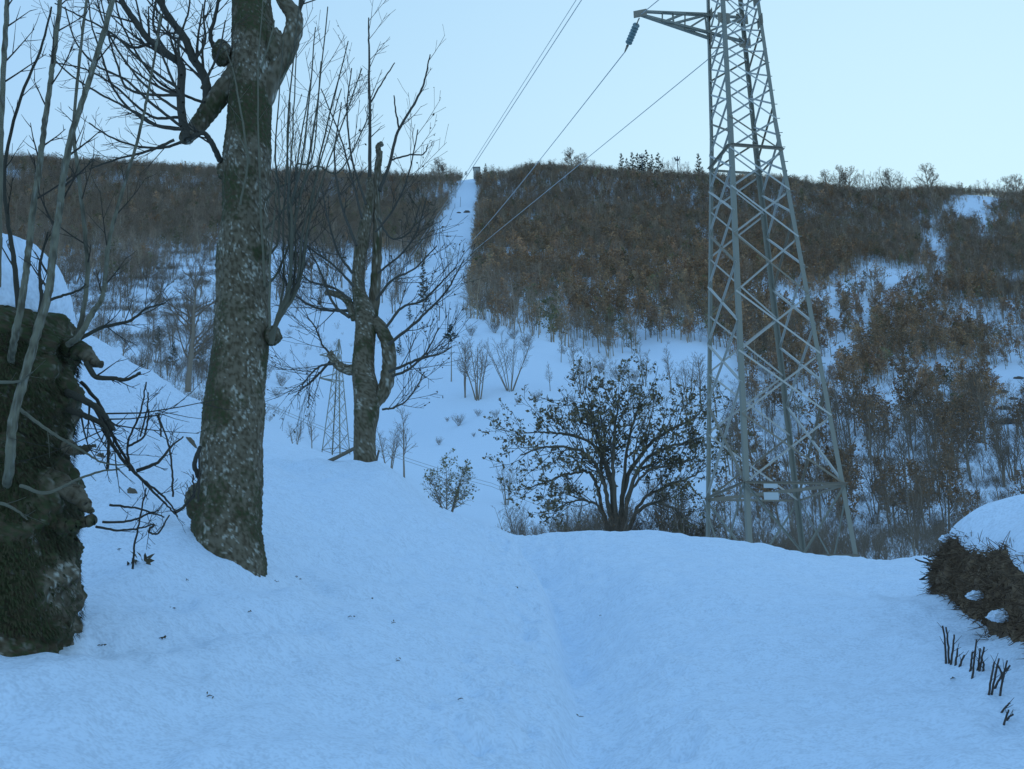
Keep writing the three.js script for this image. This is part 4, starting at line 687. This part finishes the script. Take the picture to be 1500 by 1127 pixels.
// the pollard on the bank
const pol = thing('pollard_tree', 'gnarled pollard tree with forked trunk and stubby limbs on the snow bank', 'tree');
{
  const D = 20, skin = barkSkin(() => -.12, -.12, .012, 40), K = [.085, .073, .053], lo = { col: K };
  mesh('trunk', trunkFrom([[740, 515, 553], [683, 517, 552], [640, 517, 551], [600, 517, 557], [570, 516, 556], [545, 514, 550], [510, 517, 550], [480, 519, 552], [455, 517, 550], [430, 515, 537], [400, 515, 534], [360, 520, 540], [320, 528, 546], [285, 535, 549], [262, 536, 547]], D, 200, 40, skin), woodMat, pol);
  const fat = { col: K, skin: barkSkin(() => -.1, -.1, .008, 44) };
  limb(pol, 'limb', [[540, 596], [556, 582], [566, 560], [570, 530], [568, 505], [560, 485], [547, 470]], D, 11, 10, fat);
  limb(pol, 'limb', [[545, 470, 20.1], [549, 430, 20.1], [552, 380, 20.1], [553, 330, 20.1], [550, 290, 20.1], [553, 250, 20.1], [556, 222, 20.1]], D, 9, 4.5, fat);
  limb(pol, 'snag', [[552, 255, 20.1], [556, 230, 20.1], [554, 214, 20.1], [560, 210, 20.1]], D, 4.5, 4, fat);
  limb(pol, 'limb', [[541, 265], [542, 200], [541, 130], [540, 60], [540, 26]], D, 3.2, 1, { ...lo, twigs: 9, len: 50, upward: true });
  limb(pol, 'limb', [[556, 280], [570, 240], [582, 195], [605, 155], [620, 125], [624, 108], [630, 80]], D, 3, 1, { ...lo, twigs: 5, len: 34, upward: true });
  limb(pol, 'limb', [[585, 190], [580, 165], [577, 140]], D, 1.7, 1, { ...lo });
  limb(pol, 'limb', [[572, 235], [600, 227], [620, 226], [627, 212]], D, 1.6, .9, { ...lo, twigs: 2, len: 12 });
  limb(pol, 'limb', [[543, 150], [560, 120], [578, 92]], D, 1.5, .9, { ...lo });
  limb(pol, 'limb', [[519, 543], [503, 540], [492, 532], [482, 517]], D, 8, 5, fat);
  limb(pol, 'limb', [[520, 470], [508, 440], [495, 432], [478, 428]], D, 6, 4, fat);
  const ls = { ...lo, leaf: 1, leafS: .055, leafCols: [[.10, .08, .045], [.13, .09, .045]] };
  for (const [s, r0] of [[[[569, 545], [590, 536], [620, 524], [645, 518], [662, 508]], 2.6], [[[568, 505], [600, 480], [630, 452], [655, 425], [680, 380]], 2.8], [[[560, 600], [575, 598], [598, 585], [622, 545]], 1.8], [[[574, 552], [600, 540], [625, 515], [643, 480]], 2.4], [[[565, 480], [590, 450], [620, 440], [650, 410], [668, 392]], 2.4], [[[551, 440], [575, 410], [605, 395], [640, 360]], 2.4], [[[485, 528], [470, 545], [455, 560], [447, 566]], 2.2], [[[490, 533], [470, 536], [455, 548], [442, 565]], 2], [[[516, 455], [490, 455], [460, 450], [430, 430], [410, 395]], 2.8], [[[512, 465], [490, 448], [470, 400], [450, 360]], 2.8], [[[482, 518], [472, 505], [462, 480], [450, 465]], 1.8], [[[516, 400], [495, 370], [480, 320], [470, 270]], 2.4], [[[550, 340], [580, 300], [600, 250], [612, 190]], 1.8], [[[522, 360], [500, 300], [490, 230], [500, 150]], 2.4], [[[536, 300], [515, 230], [508, 160], [515, 100]], 2], [[[530, 320], [515, 260], [498, 200], [470, 130]], 2], [[[553, 320], [575, 350], [600, 340], [615, 300]], 1.8], [[[515, 440], [485, 420], [450, 410], [425, 360]], 2.2], [[[553, 400], [590, 370], [610, 340], [625, 290]], 1.8], [[[518, 420], [490, 390], [440, 350], [420, 290]], 2.2]]) limb(pol, 'limb', s, D - .6 + .8 * ((s[1][1] * 3) % 2), r0, .9, { ...ls, twigs: 11, len: 62, from: .2, kids: 4, lvl: 1 });
  const b = onGround(475, 680, 19.6), st = thing('leaning_pole', 'weathered pole leaning against the pollard trunk', 'pole'); limb(st, 'shaft', [[470, 681, 19.5], [494, 670, 19.5], [519, 657, 19.6]], 19.5, 3, 2.8, { col: [.17, .14, .10], wob: .2 }); st.children[0].name = 'shaft';
  const s2 = thing('wooden_stake', 'short wooden stake stuck in snow beside the pollard trunk', 'stake'); limb(s2, 'shaft', [[549, 686, 19.6], [552, 672, 19.6], [555, 660, 19.6]], 19.6, 1.8, 1.6, { col: [.15, .12, .09], wob: .2 });
}
// the fruit tree beyond the lip of the track
{
  const o = thing('apple_tree', 'spreading old fruit tree with withered leaves behind the lip of the track', 'tree'), K = [.13, .105, .072];
  const st = { col: K, tcol: K, twigs: 17, len: 52, lvl: 2, kids: 4, lift: .12, jit: .45, ang: .8, from: .3, wob: 3, leaf: 4, leafS: .12, leafCols: [[.20, .16, .09], [.24, .175, .09], [.16, .135, .07]] };
  for (const [l, r0] of [[[[896, 800], [884, 750], [874, 712], [862, 692], [835, 694], [800, 706], [768, 717]], 6], [[[900, 800], [890, 735], [880, 695], [858, 664], [822, 655], [788, 658], [762, 667]], 6], [[[900, 790], [893, 705], [868, 650], [835, 637], [800, 634], [782, 632]], 5.5], [[[905, 800], [900, 720], [898, 660], [902, 615], [906, 580]], 6.5], [[[908, 800], [912, 730], [926, 685], [955, 648], [985, 628], [1012, 616], [1030, 600]], 7], [[[912, 800], [922, 720], [945, 674], [975, 657], [1005, 648], [1032, 640]], 6], [[[914, 800], [932, 752], [958, 737], [982, 742], [1000, 758], [1008, 768]], 5.5], [[[914, 800], [940, 735], [972, 715], [1005, 702], [1030, 690]], 5], [[[892, 800], [878, 745], [858, 733], [838, 735], [818, 744]], 4], [[[903, 790], [890, 690], [872, 630], [862, 595], [852, 590]], 5], [[[907, 790], [915, 690], [925, 630], [935, 600], [940, 588]], 5], [[[898, 790], [888, 720], [880, 680], [885, 640], [880, 610]], 5], [[[910, 790], [925, 720], [950, 690], [990, 680], [1020, 670]], 4.5]]) limb(o, 'limb', l.map(([x, y], k) => [x, y, 34 + Math.sin(l.length * 9 + l[3][0]) * .3 * k]), 34, r0 * .58, 1, st);
}
console.log('trees done');

// ------------------------------------------------------------------ the brush bank and the dry stalks
{
  const A0 = V(3.48, 0, -4.6), B0 = V(4.9, 0, -11.8), ax = B0.clone().sub(A0), L = Math.hypot(ax.x, ax.z);
  const bank = thing('brush_bank', 'dark bank of matted brushwood under a snow cap beside the track', 'bank');
  const b = new Bag(), N = 150, M = 70, id = (i, j) => i * (M + 1) + j, r = rng(14), ux = ax.clone().setY(0).normalize(), nx = V(ux.z, 0, -ux.x); if (nx.x > 0) nx.negate(); // towards the track
  const surf = (t, s) => {                                    // t along, s over the top from track side to far side
    const c = A0.clone().addScaledVector(ux, L * t), e = Math.pow(clamp(1 - Math.pow(clamp((t - .72) / .28), 2.4) - Math.pow(clamp((.2 - t) / .2), 2.4)), .5), a = s * Math.PI, w = (.62 + .1 * nz(t * 5, 2)) * (.3 + .7 * e), h = .52 * (.1 + .9 * e) * (1 + .12 * nz(t * 6, 7));
    const p = c.clone().addScaledVector(nx, Math.sign(Math.cos(a)) * Math.pow(Math.abs(Math.cos(a)), .55) * w); const gy = groundY(p.x, p.z), top = groundY(c.x, c.z) + h;
    p.y = (gy - .12) + (top - gy + .12) * Math.pow(Math.sin(a), .75); return p;
  };
  for (let i = 0; i <= N; i++) for (let j = 0; j <= M; j++) { const p = surf(i / N, j / M), f = .10 * fbm(p.x * 4, p.y * 5, p.z * 4, 4) + .05 * fbm(p.x * 16, p.y * 16, p.z * 16, 2); p.addScaledVector(nx, f).setY(p.y + f * .5); const k = sst(-.2, .3, fbm(p.x * 9, p.y * 12, p.z * 9, 3)); b.vert(p, V(0, 1, 0), i / N * 4, j / M * 2, mix3([.12, .065, .03], [.21, .125, .06], k)); }
  for (let i = 0; i < N; i++) for (let j = 0; j < M; j++) b.i.push(id(i, j), id(i + 1, j), id(i, j + 1), id(i, j + 1), id(i + 1, j), id(i + 1, j + 1));
  mesh('earth', b.build(true), vcMat, bank);
  const tw = new Bag();
  for (let k = 0; k < 5200; k++) { const t = r(), s = r() * .34, p = surf(t, s), d = V(r() - .5, r() * .7 - .35, r() - .5).normalize().addScaledVector(nx, .35); const pts = wander(p.clone().addScaledVector(nx, .02), d, .05 + .16 * r() * r(), 2, r, .5, -.03); tw.tube(pts, [.004, .003, .0015], 3, mix3([.10, .055, .028], [.27, .18, .10], r() * r())); }
  const tm = mesh('brushwood', tw.build(), vcMat, bank); tm.userData.kind = 'stuff';
  // cut stick ends jutting out at the far end
  for (let k = 0; k < 16; k++) { const t = .9 + .1 * r(), p = surf(t, .12 + .45 * r()); p.y += .05; limb(bank, 'stick', [[0, 0, 1]].map(() => pic(p)).concat([[0, 0]].map(() => { const q = p.clone().add(ux.clone().multiplyScalar(.15 + .3 * r())).add(V(-.05 - .15 * r(), (r() - .35) * .2, 0)); return pic(q); })).map(([x, y]) => [x, y, -p.z]), -p.z, 1.7, 1, { col: [.10, .08, .055], n: 6, twigs: 1, len: 18, lvl: 0 }); }
  // the snow on top follows the bank
  const s = new Bag(), NN = 120, MM = 60;
  const cap = (t, q) => { const tt = .02 + t * .95, c = A0.clone().addScaledVector(ux, L * tt), e = Math.pow(clamp(1 - Math.pow(clamp((tt - .68) / .29), 2) - Math.pow(clamp((.2 - tt) / .18), 2)), .5), base = surf(Math.min(tt, .97), .5), a = q * 2 * Math.PI, w = .62 * (.05 + .95 * e), up = Math.sin(a) > 0; const p = base.clone().setY(base.y - .06).addScaledVector(nx, Math.cos(a) * w * (1 + .12 * nz(tt * 9, 3) * (Math.cos(a) > 0 ? 1 : 0)) - .12); p.y += (up ? .29 * (.02 + .98 * e) * Math.sin(a) : .10 * e * Math.sin(a)) - .10 * Math.cos(a) * e * (Math.cos(a) > 0 ? 1 + .8 * nz(tt * 12, 5) : .4); return p; };
  for (let i = 0; i <= NN; i++) for (let j = 0; j <= MM; j++) { const p = cap(i / NN, j / MM); p.y += .02 * nz(p.x * 3, p.y * 3, p.z * 3); s.vert(p, V(0, 1, 0), p.x / 1.7, p.z / 1.7, [1, 1, 1]); }
  for (let i = 0; i < NN; i++) for (let j = 0; j < MM; j++) { const k = i * (MM + 1) + j; s.i.push(k, k + MM + 1, k + 1, k + 1, k + MM + 1, k + MM + 2); }
  tag(mesh('snow_heap', s.build(true), snowMat), 'smooth dome of snow lying on the dark brush bank', 'snow cap');
  // lumps of snow caught on its face
  for (const [x, t0, s0, q] of [[1420, .56, .12, .05], [1448, .46, .07, .06], [1388, .78, .3, .05]]) { const m = snowBlob('snow_lump', 'small lump of snow caught on the face of the brush bank', surf(t0, s0).addScaledVector(nx, .05), [q * 1.5, q * .8, q], .5, 2.5, x, .8); m.userData.group = 'snow lumps on the brush bank'; m.userData.category = 'snow lump'; }
  if (0) for (const t of [.4, .55, .65, .75, .85, .92, .97, 1]) console.log('bank', t, pic(surf(t, .03)).map(Math.round), pic(surf(t, .3)).map(Math.round), pic(surf(t, .5)).map(Math.round), 'cap', pic(cap((t - .02) / .95, .02)).map(Math.round), pic(cap((t - .02) / .95, .25)).map(Math.round), (-surf(t, .03).z).toFixed(1));
  // dry stalks
  const stalk = (list, label) => { const t = thing('dry_stalk', label, 'stalks'); for (const [x0, y0, x1, y1] of list) { const p = ground(x0, y0, 5), d = -p.z; limb(t, 'stem', [[x0, y0 + 4, d], [x0 + (x1 - x0) * .4 + 1, y0 + (y1 - y0) * .5, d], [x1, y1, d]], d, 1.7, 1.2, { col: [.11, .085, .07], n: 9, wob: 1, twigs: 2, len: 14, lvl: 0, from: .4 }); } };
  stalk([[1386, 972, 1381, 917], [1390, 972, 1386, 919], [1393, 974, 1398, 930], [1399, 975, 1403, 950], [1405, 977, 1413, 960]], 'clump of five dry stalks in the snow below the dark bank');
  stalk([[1424, 995, 1431, 937], [1421, 983, 1425, 955], [1432, 982, 1436, 950], [1434, 984, 1442, 948], [1440, 984, 1441, 970]], 'clump of dry stalks with one tall stem between the other clumps');
  stalk([[1448, 1018, 1457, 970], [1452, 1018, 1464, 965], [1464, 1020, 1476, 968], [1455, 1010, 1480, 975], [1470, 1000, 1462, 975]], 'clump of crossed dry stalks beside the dark bank');
  stalk([[1465, 1045, 1480, 1030], [1470, 1062, 1478, 1040], [1472, 1056, 1485, 1047]], 'low broken dry stalks set apart from the taller clumps');
}
console.log('all done');
shade(scene);
renderer.render(scene, camera);
